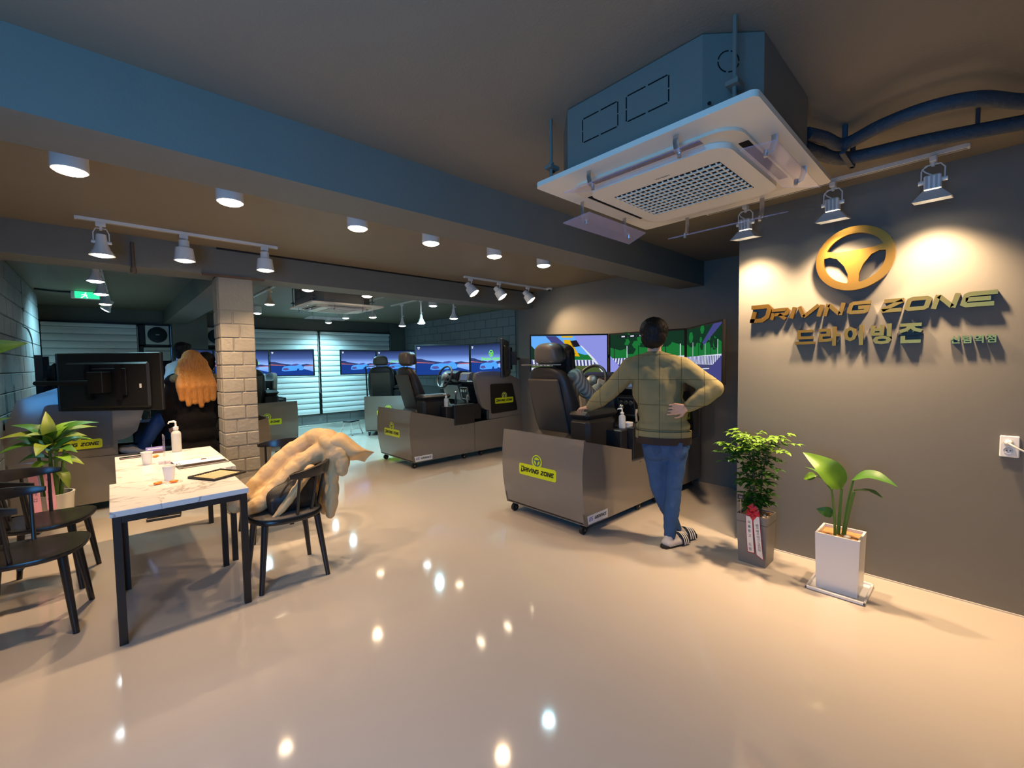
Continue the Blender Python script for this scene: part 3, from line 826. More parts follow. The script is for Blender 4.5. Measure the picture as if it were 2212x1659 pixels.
# ---- what the monitors show: flat emissive layers
def car_screen_mats():
    if 'wall_sky' in MATS:
        return [MATS[k] for k in ('wall_sky', 'wall_ground', 'wall_hill', 'wall_car', 'wall_glass', 'wall_streak', 'wall_white', 'wall_lime')]
    m = bpy.data.materials.new('wall_sky'); m.use_nodes = True
    nt = m.node_tree; nt.nodes.clear()
    tc = nt.nodes.new('ShaderNodeTexCoord'); sp = nt.nodes.new('ShaderNodeSeparateXYZ')
    nt.links.new(tc.outputs['Generated'], sp.inputs[0])
    cr = nt.nodes.new('ShaderNodeValToRGB')
    el = cr.color_ramp.elements
    el[0].position = 0.0; el[0].color = (0.05, 0.16, 0.6, 1)
    el[1].position = 1.0; el[1].color = (0.010, 0.018, 0.055, 1)
    for p, c in ((0.40, (0.26, 0.45, 0.95, 1)), (0.68, (0.055, 0.10, 0.30, 1))):
        e = el.new(p); e.color = c
    nt.links.new(sp.outputs['Z'], cr.inputs[0])
    em_ = nt.nodes.new('ShaderNodeEmission'); em_.inputs[1].default_value = 1.35
    nt.links.new(cr.outputs[0], em_.inputs[0])
    ou = nt.nodes.new('ShaderNodeOutputMaterial'); nt.links.new(em_.outputs[0], ou.inputs[0])
    m.cycles.emission_sampling = 'NONE'
    MATS['wall_sky'] = m
    emat('wall_ground', (0.012, 0.05, 0.28), 1.0); emat('wall_hill', (0.035, 0.05, 0.17), 1.0)
    emat('wall_car', (0.06, 0.28, 0.85), 1.4); emat('wall_glass', (0.10, 0.10, 0.35), 1.0)
    emat('wall_streak', (0.75, 0.20, 0.16), 1.0); emat('wall_white', (0.8, 0.9, 1.0), 1.0); emat('wall_lime', (0.18, 0.85, 0.06), 1.1)
    return car_screen_mats()
def car_screen(mb, fr, logo_on):
    W_, H_ = 0.475, 0.262
    def P(poly, mi, w):
        mb.mi = mi; mb.prism([(u * W_, v * H_) for u, v in poly], 0, w, fr)
    P([(-1, -1), (1, -1), (1, 1), (-1, 1)], 0, 0.0005)
    P([(-1, -1), (1, -1), (1, -.22), (.2, -.28), (-1, -.18)], 1, 0.0008)
    P([(-1, -.18), (-1, .12), (-.8, .10), (-.6, .0), (-.3, -.08), (.1, -.16), (.4, -.17), (.7, -.10), (.85, -.15), (1, -.17), (1, -.22), (.2, -.28)], 2, 0.0010)
    P([(-1, -.17), (-1, -.11), (-.3, -.20), (-.3, -.215)], 5, 0.0012)
    P([(.6, -.24), (1, -.22), (1, -.27), (.6, -.26)], 5, 0.0012)
    P([(.55, -.5), (1, -.72), (1, -.28), (.55, -.3)], 6 if False else 0, 0.0011)
    P([(-.48, -.62), (-.45, -.40), (-.36, -.28), (-.1, -.22), (.05, -.1), (.25, -.06), (.40, -.12), (.52, -.30), (.56, -.52), (.48, -.62), (.1, -.68), (-.3, -.70)], 3, 0.0015)
    P([(-.1, -.23), (.06, -.11), (.25, -.07), (.36, -.14), (.2, -.24)], 4, 0.0018)
    P([(-.45, -.55), (-.38, -.42), (-.2, -.40), (-.12, -.56), (-.3, -.62)], 4, 0.0018)
    P([(-.62, -.74), (.75, -.70), (.5, -.60), (-.4, -.68)], 1, 0.0017)
    P([(.22, -.66), (.26, -.48), (.33, -.46), (.35, -.62), (.29, -.70)], 1, 0.0019)
    P([(-.95, .84), (-.85, .84), (-.85, .90), (-.95, .90)], 6, 0.0016)
    P([(-.93, .76), (-.87, .76), (-.87, .81), (-.93, .81)], 6, 0.0016)
    if logo_on:
        mb.mi = 7
        emblem(mb, 0.28, 0, 0.0024, lambda u, v, w: fr(u + 0.09, v + 0.10, w))
        word(mb, 'DRIVING ZONE', -0.19, -0.015, 0.04, 0.24, 0, 0.0024, fr, width=0.50)
    return mb
def game_mats():
    return [emat('g_sky', (0.13, 0.42, 0.95), 1.0), emat('g_cloud', (0.45, 0.68, 0.95), 1.0), emat('g_tree', (0.008, 0.035, 0.018), 1.0), emat('g_green', (0.012, 0.17, 0.035), 1.0),
            emat('g_pillar', (0.27, 0.29, 0.75), 1.0), emat('g_yellow', (0.75, 0.42, 0.01), 1.0), emat('g_grass', (0.07, 0.10, 0.03), 1.0), emat('g_road', (0.06, 0.06, 0.16), 1.0),
            emat('g_white', (0.7, 0.75, 0.85), 1.0), emat('g_dark', (0.012, 0.012, 0.02), 1.0), emat('g_violet', (0.06, 0.06, 0.22), 1.0)]
def game_screen(mb, fr, which):
    W_, H_ = 0.475, 0.262
    def P(poly, mi, w):
        mb.mi = mi; mb.prism([(u * W_, v * H_) for u, v in poly], 0, w, fr)
    if which == 'left':
        P([(-1, -1), (1, -1), (1, 1), (-1, 1)], 0, 0.0005)
        P([(-1, .2), (-.6, .3), (-.2, .22), (.1, .35), (.1, .1), (-1, .0)], 1, 0.0008)
        P([(-1, -.25), (-1, .55), (-.9, .35), (-.8, .5), (-.65, .2), (-.5, .1), (-.2, -.05), (.2, -.05), (.2, -.25)], 2, 0.0009)
        P([(-.5, -.25), (1, -.25), (1, .1), (.4, .08), (.1, .25), (-.3, .05)], 3, 0.0010)
        P([(-1, -1), (1, -1), (1, -.28), (-1, -.22)], 6, 0.0011)
        P([(-1, -.40), (1, -.46), (1, -.18), (-1, -.12)], 8, 0.0012)
        for k in range(22):
            u = -1 + k * 0.092
            P([(u, -.40 - .03 * (u + 1)), (u + .045, -.40 - .03 * (u + 1)), (u + .03, -.13 - .03 * (u + 1)), (u - .015, -.13 - .03 * (u + 1))], 10, 0.0014)
        P([(-.62, .99), (-.35, .99), (.20, .1), (.05, .02), (-.30, .35)], 10, 0.0014)
        P([(-.16, .80), (.02, .80), (.28, .0), (.0, .05)], 5, 0.0016)
        P([(-.2, .99), (.1, .99), (.08, .90), (-.22, .92)], 5, 0.0017)
        P([(.02, .75), (.3, .8), (.34, .5), (.1, .45)], 9, 0.0016)
        P([(.12, 1), (1, 1), (1, -1), (.98, -1), (.6, -.1), (.28, .52)], 4, 0.0018)
        P([(.28, .54), (.34, .5), (.66, -.1), (1.0, -.95), (.96, -1), (.6, -.12)], 8, 0.0020)
        P([(.42, .95), (.85, .95), (.92, .3), (.72, .2)], 4, 0.0020)
        P([(-1, -.66), (-.9, -.66), (-.9, -.5), (-1, -.5)], 8, 0.0020)
    else:
        P([(-1, -1), (1, -1), (1, 1), (-1, 1)], 2, 0.0005)
        P([(-1, -.15), (1, -.15), (1, .35), (.6, .6), (.2, .3), (-.3, .42), (-.7, .25), (-1, .4)], 3, 0.0007)
        rnd = random.Random(3 if which == 'centre' else 9)
        for k in range(16):
            u, v = rnd.uniform(-.95, .9), rnd.uniform(.25, .95); r_ = rnd.uniform(.06, .16)
            P([(u + r_ * math.cos(a * 1.05), v + 1.6 * r_ * math.sin(a * 1.05)) for a in range(6)], 2 if k % 3 else 3, 0.0009 + k * 0.00001)
        for k in range(6):
            u = -.9 + k * .35 + rnd.uniform(-.05, .05)
            P([(u, -.1), (u + .02, -.1), (u + .02, .45), (u, .45)], 8 if k % 2 else 9, 0.0011)
        P([(-1, -1), (1, -1), (1, -.42), (-1, -.35)], 7, 0.0012)
        P([(-1, -.4), (1, -.42), (1, -.05), (-1, -.12)], 8, 0.0013)
        for k in range(24):
            u = -1 + k * 0.086
            P([(u, -.40), (u + .043, -.40), (u + .07, -.10), (u + .027, -.10)], 10, 0.0014)
        P([(-1, -.62), (1, -.50), (1, -.53), (-1, -.66)], 8, 0.0014)
        if which == 'centre':
            P([(-1, 1), (-1, -1), (-.2, -1), (-.66, -.2)], 4, 0.0016) if False else P([(-1, .0), (-1, -1), (-.45, -1)], 4, 0.0016)
            for k in range(3):
                P([(-.72 + k * .26, .83), (-.50 + k * .26, .83), (-.50 + k * .26, .95), (-.72 + k * .26, .95)], 9, 0.0015)
                P([(-.66 + k * .26, .86), (-.56 + k * .26, .86), (-.56 + k * .26, .92), (-.66 + k * .26, .92)], 8, 0.0017)
        else:
            P([(-.2, -1), (1, -1), (1, -.1)], 10, 0.0016)
            P([(.1, .3), (1, .95), (1, 1), (.6, 1), (.0, .4)], 10, 0.0015)
    return mb

def monitor(parent, p, yaw, zc, show, key, mount=True):
    """p: centre (x,y) of the panel face, yaw: direction the face looks (local)"""
    m = part('monbody', 'monitor', lambda: MB().box(-0.03, 0.0, -0.495, 0.495, -0.282, 0.282, 0.006).box(-0.065, -0.028, -0.40, 0.40, -0.25, 0.19, 0.018), M_tvb, parent)
    m.location = (p[0], p[1], zc); m.rotation_euler = (0, 0, yaw)
    part('monbez', 'bezel', lambda: MB().box(0.0, 0.003, -0.495, 0.495, 0.268, 0.282).box(0.0, 0.003, -0.495, 0.495, -0.282, -0.266).box(0.0, 0.003, -0.495, -0.479, -0.282, 0.282).box(0.0, 0.003, 0.479, 0.495, -0.282, 0.282), M_tv, m)
    fr = lambda u, v, w: (0.0005 + w, u, v)
    if show == 'car':
        part('scr_car', 'screen', lambda: car_screen(MB(), fr, False), car_screen_mats(), m, smooth=False)
    elif show == 'logo':
        part('scr_logo', 'screen', lambda: car_screen(MB(), fr, True), car_screen_mats(), m, smooth=False)
    else:
        part('scr_' + show, 'screen', lambda: game_screen(MB(), fr, show), game_mats(), m, smooth=False)
    part('monplate', 'mount_plate', lambda: MB().box(-0.085, -0.06, -0.2, 0.2, -0.13, 0.13, 0.004).box(-0.11, -0.08, -0.16, -0.12, -0.17, 0.17).box(-0.11, -0.08, 0.12, 0.16, -0.17, 0.17), M_tv, m)
    part('monlabel', 'rating_label', lambda: MB().box(-0.0665, -0.064, -0.33, -0.31, -0.06, -0.02), M_white_p, m)
    return m

S48, C48 = math.sin(R(48)), math.cos(R(48))
def simulator(loc, rz, label, shows, zc=1.522, drv=None, key=''):
    t = thing('driving_simulator', label, 'simulator', loc, rz, 'driving simulators')
    # rear tub: curved back panel and two side panels
    back = [(0.035, 0.09), (0.012, 0.20), (-0.012, 0.34), (-0.02, 0.50), (-0.014, 0.66), (0.008, 0.812), (0.03, 0.812), (0.012, 0.66), (0.006, 0.50), (0.014, 0.34), (0.038, 0.20), (0.06, 0.09)]
    bp = part('sback', 'rear_panel', lambda: MB().prism(back, -0.49, 0.49, side), M_shell, t, ang=50)
    sidep = [(0.035, 0.09), (0.012, 0.20), (-0.008, 0.34), (-0.014, 0.50), (-0.008, 0.66), (0.012, 0.805), (0.735, 0.632), (0.735, 0.555), (1.10, 0.545), (1.10, 0.09)]
    part('sideR', 'side_panel', lambda: MB().prism(sidep, -0.488, -0.465, side), M_shell, t)
    part('sideL', 'side_panel', lambda: MB().prism(sidep[:6] + [(0.30, 0.735), (0.42, 0.42), (1.10, 0.42), (1.10, 0.09)], 0.465, 0.488, side), M_shell, t)
    fp = [(1.108, 0.09), (1.108, 0.548), (2.2, 0.575), (2.2, 0.09)]
    part('frontR', 'front_side_panel', lambda: MB().prism(fp, -0.488, -0.465, side), M_shell, t)
    part('frontL', 'front_side_panel', lambda: MB().prism(fp, 0.465, 0.488, side), M_shell, t)
    part('nose', 'front_panel', lambda: MB().box(2.18, 2.205, -0.488, 0.488, 0.09, 0.9), M_shell, t)
    part('deck', 'floor_plate', lambda: MB().box(0.03, 2.19, -0.46, 0.46, 0.10, 0.13), M_dash, t)
    part('inner', 'seat_plinth', lambda: MB().box(0.25, 1.05, -0.40, 0.44, 0.13, 0.58, 0.02), M_dash, t)
    # cowl with dashboard
    cow = [(1.175, 1.30), (1.145, 1.21), (1.20, 1.0), (1.26, 0.79), (1.33, 0.73), (1.42, 0.705), (1.42, 0.56), (2.18, 0.57), (2.18, 0.95), (2.10, 1.17), (1.80, 1.29), (1.56, 1.325), (1.30, 1.325)]
    part('cowlR', 'cowl_side', lambda: MB().prism(cow, -0.47, -0.40, side), M_shell, t, ang=40)
    part('cowlL', 'cowl_side', lambda: MB().prism(cow, 0.40, 0.47, side), M_shell, t, ang=40)
    core = [(1.30, 1.25), (1.22, 1.17), (1.27, 1.05), (1.36, 0.80), (1.50, 0.62), (2.17, 0.62), (2.17, 0.94), (2.09, 1.15), (1.80, 1.27), (1.56, 1.30)]
    ds = part('dash', 'dashboard', lambda: MB().prism(core, -0.40, 0.40, side), M_dash, t, ang=40)
    part('binn', 'instrument_hood', lambda: MB().prism([(1.10, 1.20), (1.12, 1.30), (1.2, 1.34), (1.36, 1.33), (1.36, 1.15), (1.18, 1.14)], 0.0, 0.38, side), M_dash, ds, ang=40)
    part('gaug', 'gauge_panel', lambda: MB(Matrix.Translation((1.117, 0.19, 1.235)) @ Matrix.Rotation(R(-10), 4, 'Y')).box(-0.012, 0.0, -0.15, 0.15, -0.04, 0.045, 0.004), mat('gauge_red', (60, 26, 22), 0.3), ds)
    part('navb', 'navigation_hood', lambda: MB().prism([(1.16, 1.17), (1.19, 1.29), (1.24, 1.31), (1.36, 1.30), (1.36, 1.15)], -0.27, -0.02, side), M_dashg, ds, ang=40)
    part('nav', 'navigation_screen', lambda: MB(Matrix.Translation((1.172, -0.145, 1.232)) @ Matrix.Rotation(R(14), 4, 'Y')).box(-0.008, 0.004, -0.085, 0.085, -0.045, 0.045), emat('nav_glow', (0.16, 0.22, 0.34), 0.6), ds)
    part('trimb', 'silver_strip', lambda: MB().box(1.155, 1.20, -0.40, 0.40, 1.165, 1.178, 0.003), M_silver, ds)
    part('cons', 'centre_stack', lambda: MB().prism([(1.205, 1.10), (1.17, 1.09), (1.22, 0.86), (1.30, 0.80), (1.40, 0.80), (1.40, 1.10)], -0.25, -0.04, side), M_dash, ds)
    part('consf', 'stack_frame', lambda: MB(Matrix.Translation((1.185, -0.145, 0.98)) @ Matrix.Rotation(R(-12.5), 4, 'Y')).box(-0.006, 0.0, -0.10, -0.09, -0.10, 0.10).box(-0.006, 0.0, 0.09, 0.10, -0.10, 0.10).box(-0.006, 0.0, -0.10, 0.10, 0.09, 0.10).box(-0.006, 0.0, -0.10, 0.10, -0.10, -0.09), M_silver, ds)
    for q, yy in enumerate((-0.205, -0.145, -0.085)):
        part('knobd%d' % q, 'dial', lambda: MB(Matrix.Translation((1.172, yy, 1.02)) @ Matrix.Rotation(R(-102.5), 4, 'Y')).lathe([(0.024, 0), (0.022, 0.015), (0.0, 0.016)], 14), M_silver, ds)
    part('low', 'lower_dash', lambda: MB().prism([(1.22, 1.13), (1.16, 1.10), (1.24, 0.86), (1.34, 0.86), (1.34, 1.13)], 0.02, 0.40, side), M_dashg, ds)
    # steering wheel
    T = Matrix.Translation((1.035, 0.2, 1.24)) @ Matrix.Rotation(R(-68), 4, 'Y')
    sw = part('wheel', 'steering_wheel', lambda: MB(T).tube([(0.185 * math.cos(a * math.pi / 16), 0.185 * math.sin(a * math.pi / 16), 0) for a in range(33)], 0.0165, 10, caps=False), M_leather, t)
    part('wheelh', 'horn_pad', lambda: MB(T).lathe([(0.0, 0.03), (0.05, 0.026), (0.072, 0.01), (0.075, -0.02), (0.0, -0.03)], 20), M_dashg, sw)
    part('wheels', 'spoke', lambda: MB(T).box(-0.02, 0.02, -0.18, -0.06, -0.012, 0.008, 0.005), M_dash, sw)
    part('wheels2', 'spoke', lambda: MB(T).box(-0.02, 0.02, 0.06, 0.18, -0.012, 0.008, 0.005), M_dash, sw)
    part('wheels3', 'spoke', lambda: MB(T).box(-0.18, -0.06, -0.035, 0.035, -0.012, 0.006, 0.005), M_silver, sw)
    part('colm', 'steering_column', lambda: MB().tube([(1.05, 0.2, 1.235), (1.25, 0.2, 1.15)], [0.05, 0.06], 12), M_dash, t)
    # car seat
    seat = part('cush', 'seat_cushion', lambda: MB().box(0.36, 0.88, -0.04, 0.45, 0.60, 0.78, 0.05), M_leather, t)
    def seatback():
        mb = MB()
        n = 12
        prof = [(0.0, .22, .075), (0.06, .26, .09), (0.16, .278, .095), (0.30, .28, .09), (0.45, .27, .08), (0.58, .25, .07), (0.66, .215, .058), (0.70, .15, .042), (0.715, .06, .02)]
        vs = []
        for h, hw, th in prof:
            x0 = 0.52 - h * 0.30
            for k in range(n * 2):
                a = 2 * math.pi * k / (n * 2)
                cx, sy = math.cos(a), math.sin(a)
                ex = abs(sy) ** 0.55 * (1 if sy >= 0 else -1)
                fx_ = abs(cx) ** 0.8 * (1 if cx >= 0 else -1)
                wing = 0.05 * (abs(ex) ** 3) * min(1, max(0, 1.1 - h * 1.2))
                vs.append((x0 + fx_ * th + wing * (1 if cx > -0.2 else 0.2), 0.2 + ex * hw, 0.70 + h))
        k = n * 2
        fs_ = [(i * k + j, i * k + (j + 1) % k, (i + 1) * k + (j + 1) % k, (i + 1) * k + j) for i in range(len(prof) - 1) for j in range(k)]
        fs_ += [tuple(range(k))[::-1], tuple((len(prof) - 1) * k + j for j in range(k))]
        return mb.add(vs, fs_)
    sb = part('sbk', 'backrest', seatback, M_leather2 if False else M_leather, t, ang=60)
    part('sbkp', 'back_cover', lambda: MB(Matrix.Translation((0.352, 0.2, 0.98)) @ Matrix.Rotation(R(-16.7), 4, 'Y')).box(-0.012, 0.012, -0.2, 0.2, -0.24, 0.33, 0.012), mat('seat_back_shell', (66, 61, 55), 0.5), sb)
    hr = part('hrst', 'headrest', lambda: superell(MB(Matrix.Translation((0.345, 0.2, 1.54)) @ Matrix.Rotation(R(-8), 4, 'Y')), (0.085, 0.15, 0.105)), mat('headrest_leather', (92, 85, 76), 0.42, spec=0.4, bump=0.1, bscale=200), t)
    part('hrstf', 'headrest_front', lambda: superell(MB(Matrix.Translation((0.39, 0.2, 1.54)) @ Matrix.Rotation(R(-8), 4, 'Y')), (0.078, 0.147, 0.102)), M_leather, hr)
    part('hrp', 'headrest_post', lambda: MB().cyl((0.32, 0.15, 1.36), (0.34, 0.15, 1.48), 0.007), M_silver, hr)
    part('hrp2', 'headrest_post', lambda: MB().cyl((0.32, 0.25, 1.36), (0.34, 0.25, 1.48), 0.007), M_silver, hr)
    part('hplate', 'rear_bar', lambda: MB().box(0.24, 0.36, 0.05, 0.47, 1.428, 1.438), M_silver, t)
    # arm rest and centre console
    ar = part('armb', 'armrest_box', lambda: MB().box(0.34, 0.80, -0.28, -0.05, 0.58, 0.93, 0.035), M_leather, t)
    part('arml', 'armrest_lid', lambda: MB().box(0.33, 0.83, -0.285, -0.045, 0.93, 1.0, 0.03), M_leather, ar)
    part('tun', 'console_shelf', lambda: MB().box(0.62, 1.28, -0.44, -0.06, 0.58, 0.82, 0.01), M_dash, t)
    part('blk', 'side_box', lambda: MB().box(0.725, 1.10, -0.505, -0.44, 0.54, 0.84, 0.006), M_dash, t)
    for q, xx in enumerate((0.87, 0.98)):
        part('bolt%d' % q, 'bolt', lambda: MB().cyl((xx, -0.488, 0.50), (xx, -0.494, 0.50), 0.008, n=8), M_silver, t)
    g1 = part('gear', 'gear_lever', lambda: MB().tube([(0.93, -0.24, 0.82), (0.94, -0.24, 0.98)], [0.02, 0.008], 10), M_dash, t)
    part('gearn', 'gear_knob', lambda: MB().ell((0.94, -0.24, 1.0), (0.026, 0.024, 0.028), 14, 10), M_silver, g1)
    g2 = part('gear2', 'hand_lever', lambda: MB().tube([(1.12, -0.30, 0.84), (1.11, -0.30, 0.92), (1.13, -0.30, 0.96)], [0.012, 0.01, 0.016], 10), mat('beige_lever', (176, 160, 140), 0.4), t)
    part('cupr', 'cup_ring', lambda: MB().lathe([(0.055, 0.0), (0.055, 0.008), (0.042, 0.008), (0.042, 0.0)], 20, (1.02, -0.37, 0.82)), M_silver, t)
    # side board with sticker, rear sticker
    bd = part('board', 'side_board', lambda: MB().prism([(1.45, 1.105), (1.47, 1.12), (1.90, 1.115), (1.925, 1.10), (2.03, 0.69), (2.02, 0.66), (1.48, 0.645), (1.46, 0.66)], -0.482, -0.468, side), mat('black_board', (14, 13, 13), 0.4), t)
    logo(bd, 'lgb', lambda u, v, w: (1.735 + u, -0.482 - w, 0.845 + v), 0.40)
    bl = part('boardl', 'side_board', lambda: MB().prism([(1.45, 1.105), (1.47, 1.12), (1.90, 1.115), (1.925, 1.10), (2.03, 0.69), (2.02, 0.66), (1.48, 0.645), (1.46, 0.66)], 0.468, 0.482, side), mat('grey_board', (84, 80, 75), 0.35), t)
    logo(bl, 'lgl', lambda u, v, w: (1.735 - u, 0.482 + w, 0.70 + v), 0.40)
    logo(bp, 'lgr', lambda u, v, w: (-0.0205 - w, -u + 0.02, 0.47 + v * 0.98), 0.46)
    gsticker(t, lambda u, v, w: (0.045 + u, -0.488 - w, 0.10 + v), 'gs')
    # casters
    for q, (xx, yy) in enumerate(((0.09, -0.42), (0.09, 0.42), (0.95, -0.42), (0.95, 0.42), (1.28, -0.42), (1.28, 0.42), (2.1, -0.42), (2.1, 0.42))):
        c_ = part('castf', 'caster', lambda: MB().box(-0.03, 0.03, -0.03, 0.03, 0.088, 0.1).prism([(-0.02, 0.09), (0.025, 0.09), (0.0, 0.03), (-0.03, 0.03)], -0.022, -0.017, side).prism([(-0.02, 0.09), (0.025, 0.09), (0.0, 0.03), (-0.03, 0.03)], 0.017, 0.022, side), M_rubber, t)
        c_.location = (xx, yy, 0)
        w_ = part('castw', 'caster_wheel', lambda: MB().cyl((-0.015, -0.015, 0.037), (-0.015, 0.015, 0.037), 0.0365, n=18), M_rubber, c_)
        part('casth', 'hub', lambda: MB().cyl((-0.015, -0.024, 0.037), (-0.015, 0.024, 0.037), 0.009, n=8), M_silver, c_)
    # pedals
    for q, yy in enumerate((0.10, 0.22, 0.33)):
        part('ped%d' % q, 'pedal', lambda: MB(Matrix.Translation((1.42, yy, 0.26)) @ Matrix.Rotation(R(-50), 4, 'Y')).box(-0.05, 0.05, -0.035, 0.035, -0.006, 0.006, 0.003), M_silver, t)
    # monitor stand and monitors
    for q, yy in enumerate((-0.34, 0.34)):
        part('post%d' % q, 'monitor_post', lambda: MB().box(1.93, 1.98, yy - 0.025, yy + 0.025, 0.57, 1.60), M_tv, t)
    part('barh', 'cross_bar', lambda: MB().box(1.90, 1.935, -0.45, 0.45, zc - 0.04, zc + 0.04), M_tv, t) if zc > 1.5 else MB().box(1.90, 1.935, -0.45, 0.45, zc - 0.04, zc + 0.04).build('cross_bar', M_tv, t)
    mid = 0.497
    for q, s in enumerate((1, -1)):
        k = ('arm%d' % q) + ('lo' if zc < 1.5 else '')
        cx, cy = 1.8 - S48 * mid, s * (0.5 + C48 * mid)
        ox, oy = 0.14 * C48, s * 0.14 * S48
        part(k, 'monitor_arm', lambda: MB().tube([(1.93, s * 0.40, zc), (1.96, s * 0.60, zc), (cx + ox * 1.1, cy + oy * 1.1, zc), (cx + ox * 0.55, cy + oy * 0.55, zc)], 0.022, 8), M_tv, t)
        part(k + 'b', 'arm_bracket', lambda: MB(Matrix.Translation((cx + ox * 1.0, cy + oy * 1.0, zc)) @ Matrix.Rotation(s * R(48), 4, 'Z')).box(-0.05, 0.05, -0.07, 0.07, -0.10, 0.10, 0.005), M_tv, t)
    monitor(t, (1.8, 0.0), math.pi, zc, shows[1], key)
    monitor(t, (1.8 - S48 * mid, 0.5 + C48 * mid), math.pi + R(48), zc, shows[0], key)
    monitor(t, (1.8 - S48 * mid, -0.5 - C48 * mid), math.pi - R(48), zc, shows[2], key)
    return t
SIM1 = simulator((2.80, 2.66, 0), 0.0, 'grey driving simulator with racing scenery on its screens, beside the olive sweater', ('left', 'centre', 'right'))
SIM2 = simulator((2.99, 5.76, 0), 0.0, 'unoccupied grey driving simulator in the middle with its steering wheel in view', ('car', 'logo', 'car'))
a3 = R(90 - 34)
SIM3 = simulator((4.176, 8.206, 0), a3, 'grey driving simulator in the far right corner, turned towards the blinds', ('car', 'logo', 'car'))
MB().tube([(0.08, 0.44, 0.76), (0.10, 0.46, 1.42), (0.22, 0.30, 1.43)], 0.014, 8).build('rear_frame', M_tv, SIM3)
MB().tube([(0.05, -0.20, 0.70), (0.10, -0.25, 1.30)], 0.016, 8).build('frame_post', M_tv, SIM3)
SIM4 = simulator((2.02, 8.53, 0), R(90), 'grey driving simulator partly hidden behind the brick column', ('car', 'logo', 'car'))
SIM5 = simulator((1.45, 6.59, 0), R(180), 'grey driving simulator at far left showing the black back of a monitor', ('car', 'logo', 'car'), zc=1.33)

# ------------------------------------------------------------------ sanitiser bottles and such on the simulators
M_clear = mat('clear_bottle', (226, 230, 230), 0.12, spec=0.5, alpha=0.55)
M_gel = mat('gel_white', (226, 226, 218), 0.4)
def pump_bottle(loc, label, h=0.12, r=0.03, rz=0.0):
    t = thing('pump_bottle', label, 'bottle', loc, rz, 'hand sanitiser pump bottles')
    MB().lathe([(0, 0), (r * .93, 0), (r, 0.006), (r, h * .8), (r * .9, h * .88), (r * .45, h * .96), (r * .42, h), (0, h)], 22).build('bottle', M_clear, t)
    MB().lathe([(0, 0.004), (r * .9, 0.004), (r * .92, h * .62), (0, h * .62)], 20).build('gel', M_gel, t)
    MB().lathe([(0, h), (r * .55, h), (r * .55, h * 1.12), (r * .25, h * 1.15), (r * .16, h * 1.32), (r * .2, h * 1.34), (0, h * 1.36)], 16).build('pump_collar', M_white_p, t)
    MB().tube([(0, 0, h * 1.32), (0.3 * r, 0, h * 1.38), (r * 1.3, 0, h * 1.35), (r * 1.4, 0, h * 1.28)], [0.25 * r, .28 * r, .18 * r, .16 * r], 8).build('nozzle', M_white_p, t)
    return t
pump_bottle((3.64, 5.36, 0.82), 'small pump bottle on the console of the unoccupied simulator', 0.135, 0.032, R(120))
pump_bottle((3.55, 2.29, 0.82), 'small pump bottle on the console next to the olive sweater', 0.135, 0.032, R(100))
cp = thing('tissue_tub', 'low white tub next to the small pump bottle by the olive sweater', 'tub', (3.66, 2.30, 0.82))
MB().lathe([(0, 0), (0.045, 0), (0.05, 0.035), (0.0, 0.035)], 20).build('tub', M_white_p, cp)
MB().lathe([(0.052, 0.035), (0.052, 0.045), (0.0, 0.048)], 20).build('lid', M_white_p, cp)
# ------------------------------------------------------------------ tables
def marble():
    m = bpy.data.materials.new('white_marble'); m.use_nodes = True
    nt = m.node_tree; b = nt.nodes['Principled BSDF']; b.inputs['Roughness'].default_value = 0.28
    tc = nt.nodes.new('ShaderNodeTexCoord')
    n1 = nt.nodes.new('ShaderNodeTexNoise'); n1.inputs['Scale'].default_value = 2.6; n1.inputs['Detail'].default_value = 6; n1.inputs['Distortion'].default_value = 0.9
    mp_ = nt.nodes.new('ShaderNodeMapping'); mp_.inputs['Rotation'].default_value = (0, 0, 0.5); mp_.inputs['Scale'].default_value = (0.8, 2.0, 1)
    nt.links.new(tc.outputs['Object'], mp_.inputs[0]); nt.links.new(mp_.outputs[0], n1.inputs['Vector'])
    cr = nt.nodes.new('ShaderNodeValToRGB'); el = cr.color_ramp.elements
    el[0].position = 0.0; el[0].color = (0.74, 0.73, 0.71, 1); el[1].position = 1.0; el[1].color = (0.74, 0.73, 0.71, 1)
    for p, c in ((0.485, (0.72, 0.71, 0.69, 1)), (0.50, (0.36, 0.34, 0.32, 1)), (0.515, (0.70, 0.69, 0.67, 1))):
        e = el.new(p); e.color = c
    nt.links.new(n1.outputs['Fac'], cr.inputs[0]); nt.links.new(cr.outputs[0], b.inputs['Base Color'])
    MATS['white_marble'] = m
    return m
M_marble = marble()
M_steel = mat('black_steel', (27, 26, 26), 0.4)
M_cedge = mat('table_edge_white', (222, 222, 224), 0.35)
def table(x0, x1, y0, y1, label):
    cx, cy = (x0 + x1) / 2, (y0 + y1) / 2
    t = thing('cafe_table', label, 'table', (cx, cy, 0), 0, 'marble topped cafe tables')
    hx, hy = (x1 - x0) / 2, (y1 - y0) / 2
    MB().box(-hx, hx, -hy, hy, 0.688, 0.72, 0.002).build('tabletop', M_marble, t)
    for sx in (-1, 1):
        for sy in (-1, 1):
            a, b = sx * (hx - 0.026), sy * (hy - 0.026)
            MB().box(a - 0.018, a + 0.018, b - 0.018, b + 0.018, 0, 0.688, 0.002).build('leg', M_steel, t)
    MB().box(-hx + 0.044, hx - 0.044, -hy + 0.008, -hy + 0.044, 0.652, 0.688).build('frame_rail', M_steel, t)
    MB().box(-hx + 0.044, hx - 0.044, hy - 0.044, hy - 0.008, 0.652, 0.688).build('frame_rail', M_steel, t)
    MB().box(-hx + 0.008, -hx + 0.044, -hy + 0.044, hy - 0.044, 0.652, 0.688).build('frame_rail', M_steel, t)
    MB().box(hx - 0.044, hx - 0.008, -hy + 0.044, hy - 0.044, 0.652, 0.688).build('frame_rail', M_steel, t)
